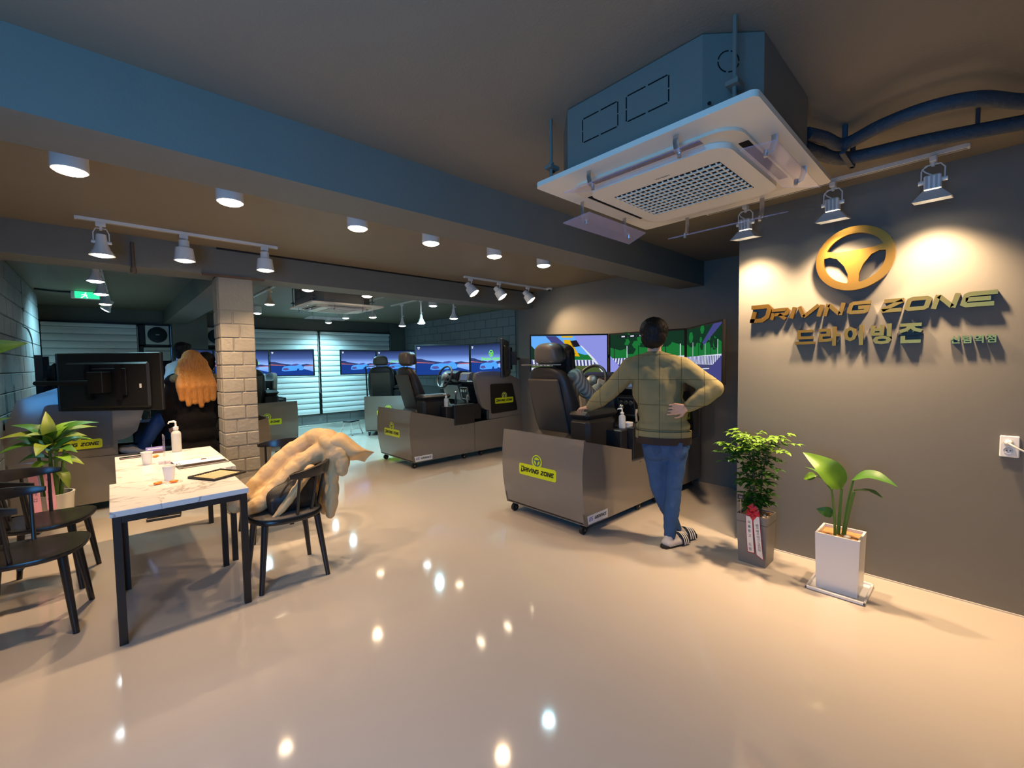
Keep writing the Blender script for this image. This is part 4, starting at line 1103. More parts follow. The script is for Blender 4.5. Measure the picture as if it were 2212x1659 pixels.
table(-0.033, 0.592, 3.02, 3.752, 'nearest white marble table on black steel legs, holding the ribbed tray')
table(0.0, 0.662, 3.762, 4.88, 'farther white marble table pushed end to end, holding the tall pump bottle')

# ------------------------------------------------------------------ chairs
M_ebony = mat('black_stained_wood', (26, 25, 26), 0.27, spec=0.6, noise=0.15, nscale=12)
M_pad = mat('grey_brown_seat_pad', (92, 84, 74), 0.7)
def chair(loc, rz, label, pad=False):
    t = thing('spindle_chair', label, 'chair', loc, rz, 'black spindle back chairs')
    def rim(r0, n=36):
        pts = []
        for k in range(n):
            a = 2 * math.pi * k / n
            c, s = math.cos(a), math.sin(a)
            e = 0.72
            pts.append((r0 * 0.235 * abs(c) ** e * (1 if c > 0 else -1) + 0.01, r0 * 0.232 * abs(s) ** e * (1 if s > 0 else -1)))
        return pts
    def seat():
        mb = MB()
        rings = [(0.90, 0.418), (0.985, 0.428), (1.0, 0.440), (0.985, 0.450), (0.93, 0.452), (0.6, 0.446), (0.25, 0.443)]
        n = 36
        vs = [(x, y, z + 0.012 * (x / 0.24) ** 2 * (1 if x > 0 else 0.3)) for r, z in rings for x, y in rim(r)]
        fs_ = [(i * n + j, i * n + (j + 1) % n, (i + 1) * n + (j + 1) % n, (i + 1) * n + j) for i in range(len(rings) - 1) for j in range(n)]
        fs_ += [tuple(range(n))[::-1], tuple((len(rings) - 1) * n + j for j in range(n))]
        return mb.add(vs, fs_)
    seat().build('seat', M_ebony, t, ang=50)
    if pad:
        pm = MB()
        n = 36
        rings = [(0.93, 0.452), (0.95, 0.462), (0.90, 0.472), (0.5, 0.474)]
        vs = [(x, y, z + 0.012 * (x / 0.24) ** 2 * (1 if x > 0 else 0.3)) for r, z in rings for x, y in rim(r)]
        pm.add(vs, [(i * n + j, i * n + (j + 1) % n, (i + 1) * n + (j + 1) % n, (i + 1) * n + j) for i in range(3) for j in range(n)] + [tuple(3 * n + j for j in range(n))])
        pm.build('seat_pad', M_pad, t, ang=60)
    for sx, sy in ((1, 1), (1, -1), (-1, 1), (-1, -1)):
        MB().tube([(sx * 0.16, sy * 0.165, 0.425), (sx * 0.205, sy * 0.215, 0.0)], [0.022, 0.015], 12).build('leg', M_ebony, t)
    MB().box(-0.17, 0.17, -0.012, 0.012, 0.395, 0.42).box(-0.012, 0.012, -0.17, 0.17, 0.395, 0.42).build('under_frame', M_ebony, t)
    # crescent back rail
    n = 28
    vs = []
    for k in range(n + 1):
        a = R(84 + 192 * k / n)
        m_ = math.sin(math.pi * k / n)
        r0 = 0.255
        hh = 0.014 + 0.030 * m_ ** 0.8
        th = 0.011 + 0.002 * m_
        zc_ = 0.735 + 0.012 * m_
        lean = 0.025 * m_
        cx, cy = math.cos(a), math.sin(a)
        for dr, dz in ((-th, -hh), (th, -hh), (th + .003, 0), (th, hh), (-th, hh), (-th - .003, 0)):
            vs.append(((r0 + dr + lean + dz * 0.25) * cx, (r0 + dr + dz * 0.15) * cy, zc_ + dz))
    fs_ = [(i * 6 + j, i * 6 + (j + 1) % 6, (i + 1) * 6 + (j + 1) % 6, (i + 1) * 6 + j) for i in range(n) for j in range(6)] + [tuple(range(6))[::-1], tuple(n * 6 + j for j in range(6))]
    MB().add(vs, fs_).build('back_rail', M_ebony, t, ang=40)
    for k, a in enumerate((98, 128, 158, 202, 232, 262)):
        c, s = math.cos(R(a)), math.sin(R(a))
        MB().tube([(0.205 * c + 0.005, 0.205 * s, 0.445), (0.262 * c, 0.257 * s, 0.73)], [0.011, 0.009], 10).build('spindle', M_ebony, t)
    return t
chair((-0.375, 3.60, 0), R(-7), 'black spindle chair at left nearest the viewer, with a bare seat')
chair((-0.36, 4.27, 0), R(-10), 'black spindle chair at left in front of the pink ribboned plant')
chair((0.86, 3.28, 0), R(178), 'black spindle chair with a padded seat under the beige jacket', True)
chair((1.00, 4.22, 0), R(182), 'black spindle chair mostly hidden behind the beige jacket', True)

# ------------------------------------------------------------------ things on the tables
TZ = 0.7205
M_paper = mat('paper_white', (238, 236, 230), 0.6)
for x, y, lb in ((0.181, 4.33, 'white paper cup standing on the farther table next to the dark phone'), (0.259, 3.62, 'white paper cup standing behind the two orange candies')):
    t = thing('paper_cup', lb, 'cup', (x, y, TZ), 0, 'white paper cups')
    MB().lathe([(0, 0), (0.026, 0), (0.036, 0.092), (0.033, 0.092), (0.024, 0.006), (0, 0.006)], 24).build('cup', M_paper, t)
    MB().tube([(0.0365 * math.cos(a * math.pi / 12), 0.0365 * math.sin(a * math.pi / 12), 0.092) for a in range(25)], 0.0028, 6, caps=False).build('rolled_rim', M_paper, t)
pump_bottle((0.404, 4.78, TZ), 'tall clear pump bottle at the far end of the table', 0.195, 0.036, R(165))
tr = thing('ribbed_tray', 'small black tray with light ribs on the nearest table', 'tray', (0.508, 3.505, TZ), R(29))
MB().box(-0.118, 0.118, -0.122, 0.122, 0, 0.004, 0.002).build('base', M_steel, tr)
for (a, b, c, d_) in ((-0.118, 0.118, -0.122, -0.108), (-0.118, 0.118, 0.108, 0.122), (-0.118, -0.104, -0.108, 0.108), (0.104, 0.118, -0.108, 0.108)):
    MB().box(a, b, c, d_, 0.003, 0.016, 0.004).build('rim', M_steel, tr)
me = None
for k in range(11):
    if me is None:
        o = MB().box(-0.0045, 0.0045, -0.1, 0.1, 0.004, 0.010, 0.001).build('rib', mat('cream_rib', (226, 206, 160), 0.5), tr); me = o.data
    else:
        o = link('rib', me, tr)
    o.location.x = -0.088 + k * 0.0176
cb_ = thing('clipboard', 'dark clipboard with a white form on the farther table', 'clipboard', (0.485, 4.10, TZ), R(4))
MB().box(-0.16, 0.16, -0.155, 0.16, 0, 0.005, 0.002).build('board', mat('dark_board', (44, 42, 46), 0.25), cb_)
MB().box(-0.15, 0.155, -0.03, 0.155, 0.005, 0.0065).build('form', M_paper, cb_)
MB().box(-0.16, 0.16, -0.155, -0.145, 0.004, 0.009).build('edge_strip', M_silver, cb_)
MB().tube([(-0.145, -0.02, 0.010), (-0.125, -0.02, 0.012), (-0.125, 0.02, 0.012), (-0.145, 0.02, 0.010), (-0.145, -0.02, 0.010)], 0.003, 6).build('clip', M_silver, cb_)
pn = thing('pen', 'thin pen with a red brown grip lying on the white form', 'pen', (0.56, 4.19, TZ + 0.0105), R(12))
MB().cyl((-0.06, 0, 0), (-0.025, 0, 0), 0.004, n=10).build('grip', mat('pen_brown', (90, 44, 38), 0.4), pn)
MB().cyl((-0.025, 0, 0), (0.06, 0, 0), 0.0035, n=10).cyl((0.06, 0, 0), (0.072, 0, 0), 0.0035, 0.001, n=10).build('barrel', M_paper, pn)
ph = thing('mobile_phone', 'dark phone in a case lying at the left edge of the farther table', 'phone', (0.10, 4.74, TZ), R(4))
MB().box(-0.072, 0.072, -0.036, 0.036, 0, 0.009, 0.003).build('body', mat('phone_case', (74, 52, 66), 0.3), ph)
MB().box(-0.066, 0.066, -0.032, 0.032, 0.009, 0.0096).build('glass', M_tv, ph)
st_ = thing('acrylic_stand', 'clear upright acrylic notice stand seen edge on, on the farther table', 'stand', (0.284, 4.30, TZ), R(0))
MB().box(-0.003, 0.003, -0.07, 0.07, 0.004, 0.215).build('upright', M_acryl, st_)
MB().box(-0.04, 0.04, -0.07, 0.07, 0, 0.004).build('foot', M_acryl, st_)
cd = thing('card_box', 'low violet and white card box at the far edge of the table', 'box', (0.255, 4.84, TZ), R(5))
MB().box(-0.055, 0.055, -0.02, 0.02, 0, 0.018).build('base', mat('box_brown', (120, 84, 70), 0.6), cd)
MB().box(-0.058, 0.058, -0.006, 0.006, 0.018, 0.055).build('card', mat('card_violet', (150, 142, 214), 0.4), cd)
MB().box(-0.045, 0.05, -0.0068, -0.006, 0.036, 0.044).build('white_strip', M_paper, cd)
M_orange = mat('orange_candy', (248, 130, 30), 0.25, spec=0.6)
M_wrap = mat('clear_wrapper', (255, 226, 196), 0.15, alpha=0.5)
for x, y, rz, lb in ((0.193, 3.52, 20, 'orange wrapped candy, left of the pair on the nearest table'), (0.272, 3.50, 0, 'orange wrapped candy, right of the pair on the nearest table'), (0.250, 4.62, 40, 'orange wrapped candy behind the farther paper cup')):
    t = thing('wrapped_candy', lb, 'candy', (x, y, TZ), R(rz), 'orange wrapped candies')
    MB().ell((0, 0, 0.010), (0.024, 0.015, 0.0098), 16, 10).build('candy', M_orange, t)
    MB().prism([(0.02, 0.0), (0.045, 0.014), (0.043, 0.0), (0.045, -0.014)], 0.004, 0.0065, xyz).build('wrapper_twist', M_wrap, t)
    MB().prism([(-0.02, 0.0), (-0.045, 0.014), (-0.043, 0.0), (-0.045, -0.014)], 0.004, 0.0065, xyz).build('wrapper_twist', M_wrap, t)
bs = thing('black_floor_tray', 'flat black tray on the floor under the farther table', 'tray', (0.33, 5.36, 0), R(-8))
MB().box(-0.13, 0.13, -0.07, 0.07, 0, 0.03, 0.006).build('tray', M_steel, bs)
MB().box(-0.05, 0.03, -0.03, 0.03, 0.03, 0.045, 0.004).build('lid', M_steel, bs)

# ------------------------------------------------------------------ soft bodies from blobs: voxel-remeshed unions of tapered capsules
def capsule(mb, p0, r0, p1, r1, n=14):
    p0, p1 = Vector(p0), Vector(p1)
    d = p1 - p0
    L = d.length
    if L < 1e-5:
        return mb.ell(p0, max(r0, r1), n, 10)
    q = d.to_track_quat('Z', 'Y').to_matrix()
    prof = []
    for k in range(6):
        a = math.pi / 2 * (k / 5)
        prof.append((r0 * math.sin(a), -r0 * math.cos(a)))
    for k in range(1, 7):
        a = math.pi / 2 * (k / 6)
        prof.append((r1 * math.cos(a) if k < 6 else 0.0, L + r1 * math.sin(a)))
    prof.insert(6, (r1, L))
    vs = [q @ Vector((r * math.cos(2 * math.pi * j / n), r * math.sin(2 * math.pi * j / n), z_)) + p0 for r, z_ in prof for j in range(n)]
    k = len(prof)
    fs_ = [(i * n + j, i * n + (j + 1) % n, (i + 1) * n + (j + 1) % n, (i + 1) * n + j) for i in range(k - 1) for j in range(n)]
    return mb.add(vs, fs_)
def chain(mb, pts, rs, n=14):
    for i in range(len(pts) - 1):
        capsule(mb, pts[i], rs[i], pts[i + 1], rs[i + 1], n)
    return mb
def blob(name, mb, m, parent=None, voxel=0.012, smooth=6, disp=None):
    me = bpy.data.meshes.new(name)
    me.from_pydata(mb.v, [], mb.f)
    o = bpy.data.objects.new(name, me)
    COL.objects.link(o)
    rm = o.modifiers.new('r', 'REMESH'); rm.mode = 'VOXEL'; rm.voxel_size = voxel; rm.use_smooth_shade = True
    if smooth:
        sm = o.modifiers.new('s', 'SMOOTH'); sm.factor = 0.5; sm.iterations = smooth
    if disp:
        tx = bpy.data.textures.new(name, 'CLOUDS'); tx.noise_scale = disp[1]
        dm = o.modifiers.new('d', 'DISPLACE'); dm.texture = tx; dm.strength = disp[0]; dm.mid_level = 0.5
    bpy.context.view_layer.update()
    m2 = bpy.data.meshes.new_from_object(o.evaluated_get(bpy.context.evaluated_depsgraph_get()))
    bpy.data.objects.remove(o)
    m2.materials.clear()
    m2.materials.append(m)
    m2.polygons.foreach_set('use_smooth', [True] * len(m2.polygons))
    return link(name, m2, parent)

# beige puffer jacket over the padded chair
M_jacket = mat('beige_nylon', (206, 172, 122), 0.5, spec=0.35, noise=0.06, nscale=20, bump=0.25, bscale=45)
M_lining = mat('jacket_lining', (128, 118, 92), 0.6)
jk = thing('puffer_jacket', 'beige puffer jacket thrown over the back of the padded chair', 'jacket', (1.05, 3.28, 0.5))
jo = Vector((1.05, 3.28, 0.5))
def J(x, y, z_): return (x - jo.x, y - jo.y, z_ - jo.z)
mb = MB()
def puff(pts, rs, seg=0.055, bulge=0.16):
    q = curve_pts(pts, 12)
    acc = 0.0
    out = []; rad = []
    n = len(q)
    for i, p in enumerate(q):
        if i: acc += (q[i] - q[i - 1]).length
        k = i / (n - 1) * (len(rs) - 1)
        j = min(int(k), len(rs) - 2)
        r0 = rs[j] + (rs[j + 1] - rs[j]) * (k - j)
        if i % 2 == 0 or i == n - 1:
            out.append(p); rad.append(r0 * (1 - bulge + bulge * 1.2 * abs(math.sin(math.pi * acc / seg))))
    chain(mb, out, rad)
# long sleeve running down to the table leg
puff([J(1.12, 3.42, .905), J(.96, 3.47, .81), J(.82, 3.46, .70), J(.70, 3.44, .60), J(.59, 3.42, .515)], [.070, .072, .066, .062, .058], 0.11, 0.10)
# second roll (front panel)
puff([J(1.13, 3.27, .84), J(.98, 3.29, .76), J(.84, 3.27, .65), J(.73, 3.24, .56), J(.63, 3.22, .53)], [.068, .066, .06, .058, .046], 0.10, 0.12)
puff([J(1.0, 3.38, .76), J(.82, 3.36, .61), J(.70, 3.33, .55)], [.06, .06, .045], 0.1, 0.1)
# front placket hanging to the seat
puff([J(1.0, 3.16, .74), J(.89, 3.12, .62), J(.80, 3.11, .52), J(.745, 3.11, .468)], [.036, .032, .027, .014], 0.07, 0.12)
# collar knot and back
puff([J(1.10, 3.42, .91), J(1.17, 3.31, .90), J(1.175, 3.20, .80)], [.072, .085, .07], 0.09, 0.12)
puff([J(1.14, 3.24, .90), J(1.215, 3.17, .80), J(1.215, 3.15, .69)], [.06, .062, .045], 0.08, 0.14)
for yy, r0_ in ((3.45, .05), (3.34, .056), (3.22, .05)):
    puff([J(1.15, yy, .80), J(1.165, yy, .62), J(1.16, yy, .48), J(1.145, yy, .365)], [.05, r0_, r0_, .036], 0.105, 0.16)
jb = blob('body', mb, M_jacket, jk, 0.008, 4, (0.007, 0.04))
# open hood, a shell
def hood(s):
    def f(u, v):
        a = R(-25 + 285 * u)
        x = 1.15 + 0.31 * v
        rr_ = (0.085 + 0.055 * math.sin(math.pi * min(1, v * 1.25))) * s * (1 - 0.30 * v ** 3)
        return J(x + 0.03 * math.sin(a * 2 + v * 3) * v, 3.27 + rr_ * 1.25 * math.cos(a) + 0.016 * math.sin(9 * u + 6 * v), .865 - 0.115 * v ** 1.7 + rr_ * 0.72 * math.sin(a) + 0.014 * math.sin(13 * u + 5 * v))
    return f
MB().grid(hood(1.0), 40, 18).build('hood', M_jacket, jk, ang=80)
MB().grid(hood(0.94), 40, 18).build('hood_lining', M_lining, jk, ang=80)
MB().tube(curve_pts([J(.985, 3.135, .72), J(.90, 3.10, .63), J(.82, 3.095, .53), J(.75, 3.10, .475)]), 0.006, 6).build('zip', M_lining, jk)
bg = thing('black_bag', 'soft black bag on the padded chair under the beige jacket', 'bag', (0.86, 3.24, 0.475))
mb = MB()
mb.ell((0.02, -0.02, 0.09), (0.17, 0.12, 0.10), 18, 12)
mb.ell((0.08, -0.02, 0.15), (0.10, 0.10, 0.10), 18, 12)
mb.box(-0.13, 0.17, -0.11, 0.09, 0.005, 0.10)
blob('body', mb, mat('black_nylon', (18, 17, 18), 0.55, bump=0.3, bscale=60), bg, 0.012, 6)
MB().tube(curve_pts([(0.10, -0.11, 0.20), (0.0, -0.14, 0.22), (-0.08, -0.13, 0.12)]), 0.012, 8, flat=0.4).build('strap', MATS['black_nylon'], bg)

# ------------------------------------------------------------------ far floor bits
fo = thing('step_stool', 'small folding step stool with white legs and a dark top by the far simulator', 'stool', (3.70, 9.0, 0), R(25))
MB().box(-0.14, 0.14, -0.10, 0.10, 0.26, 0.285, 0.006).build('seat', M_steel, fo)
for sx in (-1, 1):
    MB().tube([(sx * 0.10, -0.08, 0.26), (sx * 0.15, -0.16, 0.01)], 0.011, 8).build('leg', M_white_p, fo)
    MB().tube([(sx * 0.10, 0.08, 0.26), (sx * 0.15, 0.16, 0.01)], 0.011, 8).build('leg', M_white_p, fo)
    MB().tube([(sx * 0.15, -0.16, 0.012), (sx * 0.152, -0.163, 0.0)], 0.014, 8).build('rubber_foot', M_rubber, fo)
MB().tube([(-0.13, -0.13, 0.12), (0.13, -0.13, 0.12)], 0.009, 8).build('rung', M_white_p, fo)
cbl = MB().tube(curve_pts([(2.6, 10.6, 0.008), (3.0, 10.75, 0.008), (3.35, 10.9, 0.02), (3.7, 10.85, 0.008), (4.2, 11.0, 0.008), (4.8, 10.95, 0.008)]), 0.008, 6).build('white_cable', M_white_p)
tag(cbl, 'white cable lying on the floor below the far blinds', 'cable')

M_cable = mat('black_cable', (24, 26, 30), 0.6)
wc = thing('wall_conduit', 'dark vertical cable conduit in two lengths on the left block wall', 'conduit', (-0.765, 8.0, 1.6))
MB().box(0.0, 0.02, -0.02, 0.02, 0.62, 0.97).build('upper_length', M_cable, wc)
MB().box(0.0, 0.02, 0.02, 0.06, -0.12, 0.20).build('lower_length', M_cable, wc)
MB().box(0.0, 0.03, -0.02, 0.10, 0.58, 0.62).build('junction', M_block, wc)
wcb = MB().tube(curve_pts([(-0.755, 7.9, 1.99), (-0.75, 8.3, 1.98), (-0.75, 8.6, 1.88), (-0.755, 8.72, 1.7), (-0.755, 8.75, 1.5)]), 0.016, 7).build('wall_cable', M_cable)
tag(wcb, 'dark cable bending down the left block wall beside the conduit', 'cable')
ccb = MB().tube(curve_pts([(-0.72, 9.0, 2.585), (-0.5, 9.05, 2.58), (-0.3, 9.05, 2.585), (-0.2, 9.0, 2.59)]), 0.014, 7).build('ceiling_cable', M_cable)
tag(ccb, 'dark cable along the ceiling running to the exit sign', 'cable')
# ------------------------------------------------------------------ plants
def leafmat(name, rgb, rough=0.35, var=0.25):
    m = mat(name, rgb, rough, spec=0.5, noise=var, nscale=9)
    b = m.node_tree.nodes['Principled BSDF']
    b.inputs['Subsurface Weight'].default_value = 0.0
    return m
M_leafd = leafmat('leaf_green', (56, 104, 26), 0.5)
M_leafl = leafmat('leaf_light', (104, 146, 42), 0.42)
M_leafv = leafmat('leaf_variegated', (112, 132, 46), 0.5, 0.55)
M_stem = mat('green_stem', (92, 128, 48), 0.45)
M_bark = mat('brown_stem', (104, 80, 52), 0.7)
M_soil = mat('tan_soil', (176, 132, 84), 0.9, noise=0.3, nscale=60, bump=0.6, bscale=90)
M_pebble = mat('pale_pebble', (214, 204, 186), 0.5)
def leaf(mb, base, tip, wd, up=(0, 0, 1), droop=0.12, fold=0.25, n=8, shape=0.55, wave=0.0):
    """a curved blade from base to tip"""
    b, t = Vector(base), Vector(tip)
    d = t - b
    L = d.length
    d.normalize()
    u = Vector(up)
    s = d.cross(u)
    if s.length < 1e-3:
        s = d.cross(Vector((1, 0, 0)))
    s.normalize()
    nrm = s.cross(d).normalized()
    vs = []
    for i in range(n + 1):
        k = i / n
        w = wd * (math.sin(math.pi * min(1, k ** shape)) ** 0.85) if 0 < i < n else 0.0015
        c = b + d * (L * k) + nrm * (L * droop * math.sin(math.pi * k) - 0.0)
        for j in (-1, -0.5, 0, 0.5, 1):
            vs.append(c + s * (w * j) + nrm * (w * fold * abs(j) + wave * w * math.sin(k * 14 + j)))
    fs_ = [(i * 5 + j, i * 5 + j + 1, (i + 1) * 5 + j + 1, (i + 1) * 5 + j) for i in range(n) for j in range(4)]
    return mb.add(vs, fs_)

# --- bushy plant in the grey pot with ribbon
gp = thing('ribboned_plant', 'bushy green plant in a grey square pot with red bow and white ribbons', 'plant', (3.372, 1.06, 0))
M_gpot = mat('grey_pot', (122, 118, 112), 0.45, noise=0.08, nscale=6)
def sqpot(mb, w0, w1, h, t_, z0=0.0, dpt=1.0):
    a, b = w0, w1
    vs = [(-a, -a * dpt, z0), (a, -a * dpt, z0), (a, a * dpt, z0), (-a, a * dpt, z0), (-b, -b * dpt, h), (b, -b * dpt, h), (b, b * dpt, h), (-b, b * dpt, h)]
    c = b - t_
    e = c * 0.98
    vs += [(-c, -c * dpt, h), (c, -c * dpt, h), (c, c * dpt, h), (-c, c * dpt, h), (-e, -e * dpt, h - 0.06), (e, -e * dpt, h - 0.06), (e, e * dpt, h - 0.06), (-e, e * dpt, h - 0.06)]
    return mb.add(vs, [(3, 2, 1, 0), (0, 1, 5, 4), (1, 2, 6, 5), (2, 3, 7, 6), (3, 0, 4, 7), (4, 5, 9, 8), (5, 6, 10, 9), (6, 7, 11, 10), (7, 4, 8, 11), (8, 9, 13, 12), (9, 10, 14, 13), (10, 11, 15, 14), (11, 8, 12, 15)])
sqpot(MB(), 0.088, 0.100, 0.355, 0.01).build('pot', M_gpot, gp, smooth=False)
MB().box(-0.1005, 0.1005, -0.1005, 0.1005, 0.298, 0.301).build('groove', mat('pot_groove', (84, 80, 76), 0.6), gp)
MB().box(-0.088, 0.088, -0.088, 0.088, 0.30, 0.345).build('soil', M_soil, gp)
for k in range(7):
    MB().ell((random.uniform(-.07, .02), random.uniform(-.085, .02), 0.35), (random.uniform(.008, .014), random.uniform(.008, .012), .007), 10, 6).build('pebble', M_pebble, gp)
stems = [((0.0, 0.02, 0.34), (0.02, 0.03, 0.6), (0.03, 0.07, 0.82)), ((0.02, -0.02, 0.34), (0.0, -0.03, 0.6), (-0.02, -0.08, 0.84)), ((-0.02, 0.0, 0.34), (-0.03, 0.01, 0.62), (-0.02, 0.02, 0.86)), ((0.01, 0.04, 0.34), (0.0, 0.06, 0.6), (-0.01, 0.14, 0.80))]
for s_ in stems:
    MB().tube(curve_pts(s_, 5), [0.008 - 0.0004 * k for k in range(11)], 7).build('stem', M_bark, gp)
rnd = random.Random(5)
for k in range(104):
    s_ = stems[k % 4]
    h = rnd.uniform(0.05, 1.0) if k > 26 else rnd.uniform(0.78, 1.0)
    c = curve_pts(s_, 6)[min(12, int(h * 12))]
    a = rnd.uniform(0, 2 * math.pi)
    ln = rnd.uniform(0.09, 0.205) * (0.35 + 0.75 * h)
    rise = rnd.uniform(-0.02, 0.08) + (0.05 if h > 0.8 else 0)
    dr = Vector((math.cos(a) * 0.75, math.sin(a), 0))
    e = c + dr * ln + Vector((0, 0, rise))
    e.x = min(e.x, 0.26)
    mb = MB()
    sd_ = Vector((-dr.y, dr.x, 0))
    P = [c, c + (e - c) * 0.5 + Vector((0, 0, 0.025)), e]
    mb.mi = 1
    mb.tube(curve_pts(P, 3), 0.0017, 5)
    mb.mi = 0
    q = curve_pts(P, 5)
    for i in (3, 5, 7, 9):
        for sg_ in (-1, 1):
            b_ = q[i]
            t_ = b_ + sd_ * sg_ * rnd.uniform(.036, .056) + dr * 0.022 + Vector((0, 0, rnd.uniform(-.02, .012)))
            leaf(mb, b_, t_, rnd.uniform(.014, .020), droop=0.1, n=4)
    leaf(mb, e, e + dr * 0.055 + Vector((0, 0, -0.012)), 0.016, droop=0.1, n=4)
    mb.build('frond', [M_leafl if h > 0.82 else M_leafd, M_stem], gp, ang=80)  # upper fronds take a lighter green: light from above put into the colour
# tag on a stick
tg = thing('plant_tag', 'small black square tag on a stick in the grey pot', 'tag', (3.29, 1.135, 0.34))
MB().cyl((0, 0, 0), (0, 0.004, 0.12), 0.0022, n=6).build('stick', mat('bamboo', (214, 190, 150), 0.6), tg)
MB().box(-0.002, 0.001, -0.017, 0.025, 0.112, 0.145, 0.001).build('tag_plate', M_black, tg)
MB().box(-0.003, -0.002, -0.008, 0.016, 0.120, 0.137).build('tag_print', mat('tag_grey', (120, 116, 112), 0.6), tg)
# ribbon with bow on the pot side facing the room
rb = thing('gift_ribbon', 'red bow with two white ribbon tails hanging on the grey pot', 'ribbon', (3.268, 1.045, 0.36))
M_red = mat('red_ribbon', (176, 18, 44), 0.4, noise=0.15, nscale=30)
M_rib = mat('white_ribbon', (232, 226, 218), 0.5)
for k, (yy, zz, rx, sz) in enumerate(((0.035, 0.03, 35, .062), (0.012, 0.015, 80, .058), (-0.028, 0.035, -40, .07), (-0.012, 0.012, -85, .06), (0.04, 0.0, 120, .052), (-0.045, 0.005, -125, .058), (0.0, 0.035, 0, .05))):
    T = Matrix.Translation((-0.014, yy * 0.55, zz * 0.7 + 0.008)) @ Matrix.Rotation(R(rx), 4, 'X')
    lp_ = MB(T)
    lp_.grid(lambda u, v: (-0.004 - 0.013 * math.sin(math.pi * v) * math.sin(math.pi * u), (u - 0.5) * (0.012 + 0.034 * v), sz * v * 0.8), 8, 8)
    lp_.grid(lambda u, v: (0.008 - 0.004 * math.sin(math.pi * v), (0.5 - u) * (0.012 + 0.034 * v), sz * v * 0.8), 8, 8)
    lp_.build('bow_loop', M_red, rb, ang=70)
MB().ell((-0.018, 0, 0.012), (0.012, 0.012, 0.012), 12, 8).build('knot', M_red, rb)
# tails: (y at top, y at bottom, z top, z bottom)
for (ya, yb_, z1, z2, slant, body, vert) in ((0.028, 0.012, -0.01, -0.262, 0.0, '오\n흥\n중\n고\n\n드\n림', True), (-0.018, -0.045, 0.0, -0.27, 0.022, '많이 벌어 많이 나눠드삼', False)):
    wr = 0.020
    tl_ = MB().grid(lambda u, v: (-0.006 - 0.006 * math.sin(v * 3), ya + (yb_ - ya) * v + wr - 2 * wr * u, z1 + (z2 - z1) * v - slant * u * v), 3, 10).build('ribbon_tail', M_rib, rb, ang=80)
    MB().grid(lambda u, v: (-0.0045 - 0.006 * math.sin(v * 3), ya + (yb_ - ya) * v + wr + 0.003 - 2 * (wr + 0.003) * u, z1 + (z2 - 0.006 - z1) * v - slant * u * v), 3, 10).build('red_edge', M_red, tl_, ang=80)
    if vert:
        txt(body, 0.024, 'ribbon_print', M_ink, tl_, (-0.0125, (ya + yb_) / 2, -0.145), (R(90), R(-3), R(-90)), line=1.32)
    else:
        txt(body, 0.021, 'ribbon_print', M_ink, tl_, (-0.0125, (ya + yb_) / 2 - 0.002, -0.145), (R(90), R(84), R(-90)), sx=0.9)

# --- broad-leaved plant in the white pot
wp = thing('white_pot_plant', 'broad leaved green plant in a tall white square pot on a saucer', 'plant', (3.335, 0.562, 0))
M_wpot = mat('white_ceramic', (226, 226, 226), 0.3, spec=0.5)
MB().box(-0.155, 0.155, -0.145, 0.145, 0, 0.006, 0.003).box(-0.16, -0.148, -0.15, 0.15, 0.004, 0.022, 0.003).box(0.148, 0.16, -0.15, 0.15, 0.004, 0.022, 0.003).box(-0.16, 0.16, -0.15, -0.138, 0.004, 0.022, 0.003).box(-0.16, 0.16, 0.138, 0.15, 0.004, 0.022, 0.003).build('saucer', M_wpot, wp)
sqpot(MB(), 0.104, 0.112, 0.362, 0.012, 0.008).build('pot', M_wpot, wp, ang=20)
MB().box(-0.098, 0.098, -0.098, 0.098, 0.30, 0.343).build('soil', M_soil, wp)
MB().ell((-0.05, -0.04, 0.352), (.026, .02, .016), 12, 8).build('stone', M_pebble, wp)
o_ = Vector((3.335, 0.562, 0))
def A(y, z_, x=3.335): return Vector((x, y, z_)) - o_
for P, r_ in (((A(.575, .34), A(.57, .48), A(.562, .64)), .011), ((A(.585, .34, 3.30), A(.59, .5, 3.29), A(.605, .64, 3.28)), .008), ((A(.55, .34, 3.35), A(.53, .48, 3.34), A(.50, .63, 3.33)), .013), ((A(.555, .34, 3.36), A(.54, .52, 3.37), A(.51, .70, 3.36)), .009), ((A(.59, .34, 3.33), A(.592, .42, 3.31), A(.600, .47, 3.30)), .003)):
    MB().tube(curve_pts(P, 5), [r_ * (1 - .035 * k) for k in range(11)], 9).build('stem', M_stem, wp)
for b_, t_, w_, up_, dr_, mm in ((A(.560, .64, 3.33), A(.765, .845, 3.30), .075, (-.55, .25, .8), .20, M_leafl), (A(.606, .64, 3.28), A(.765, .742, 3.34), .045, (.2, .2, 1), .12, M_leafd), (A(.515, .695, 3.35), A(.298, .705, 3.32), .055, (-.35, 0, 1), .22, M_leafd),
                           (A(.500, .635, 3.33), A(.352, .632, 3.27), .040, (.1, 0, 1), .14, M_leafd), (A(.598, .475, 3.30), A(.680, .497, 3.27), .034, (-.9, 0, .4), .05, M_leafd), (A(.70, .69, 3.35), A(.772, .655, 3.36), .030, (-.7, .1, .6), .08, M_leafl)):
    leaf(MB(), b_, t_, w_, up_, dr_, 0.3, 14, 0.62, 0.04).build('leaf', mm, wp, ang=80)
MB().tube(curve_pts((A(.605, .62, 3.30), A(.66, .68, 3.33), A(.70, .69, 3.35)), 5), 0.003, 6).build('stem', M_stem, wp)

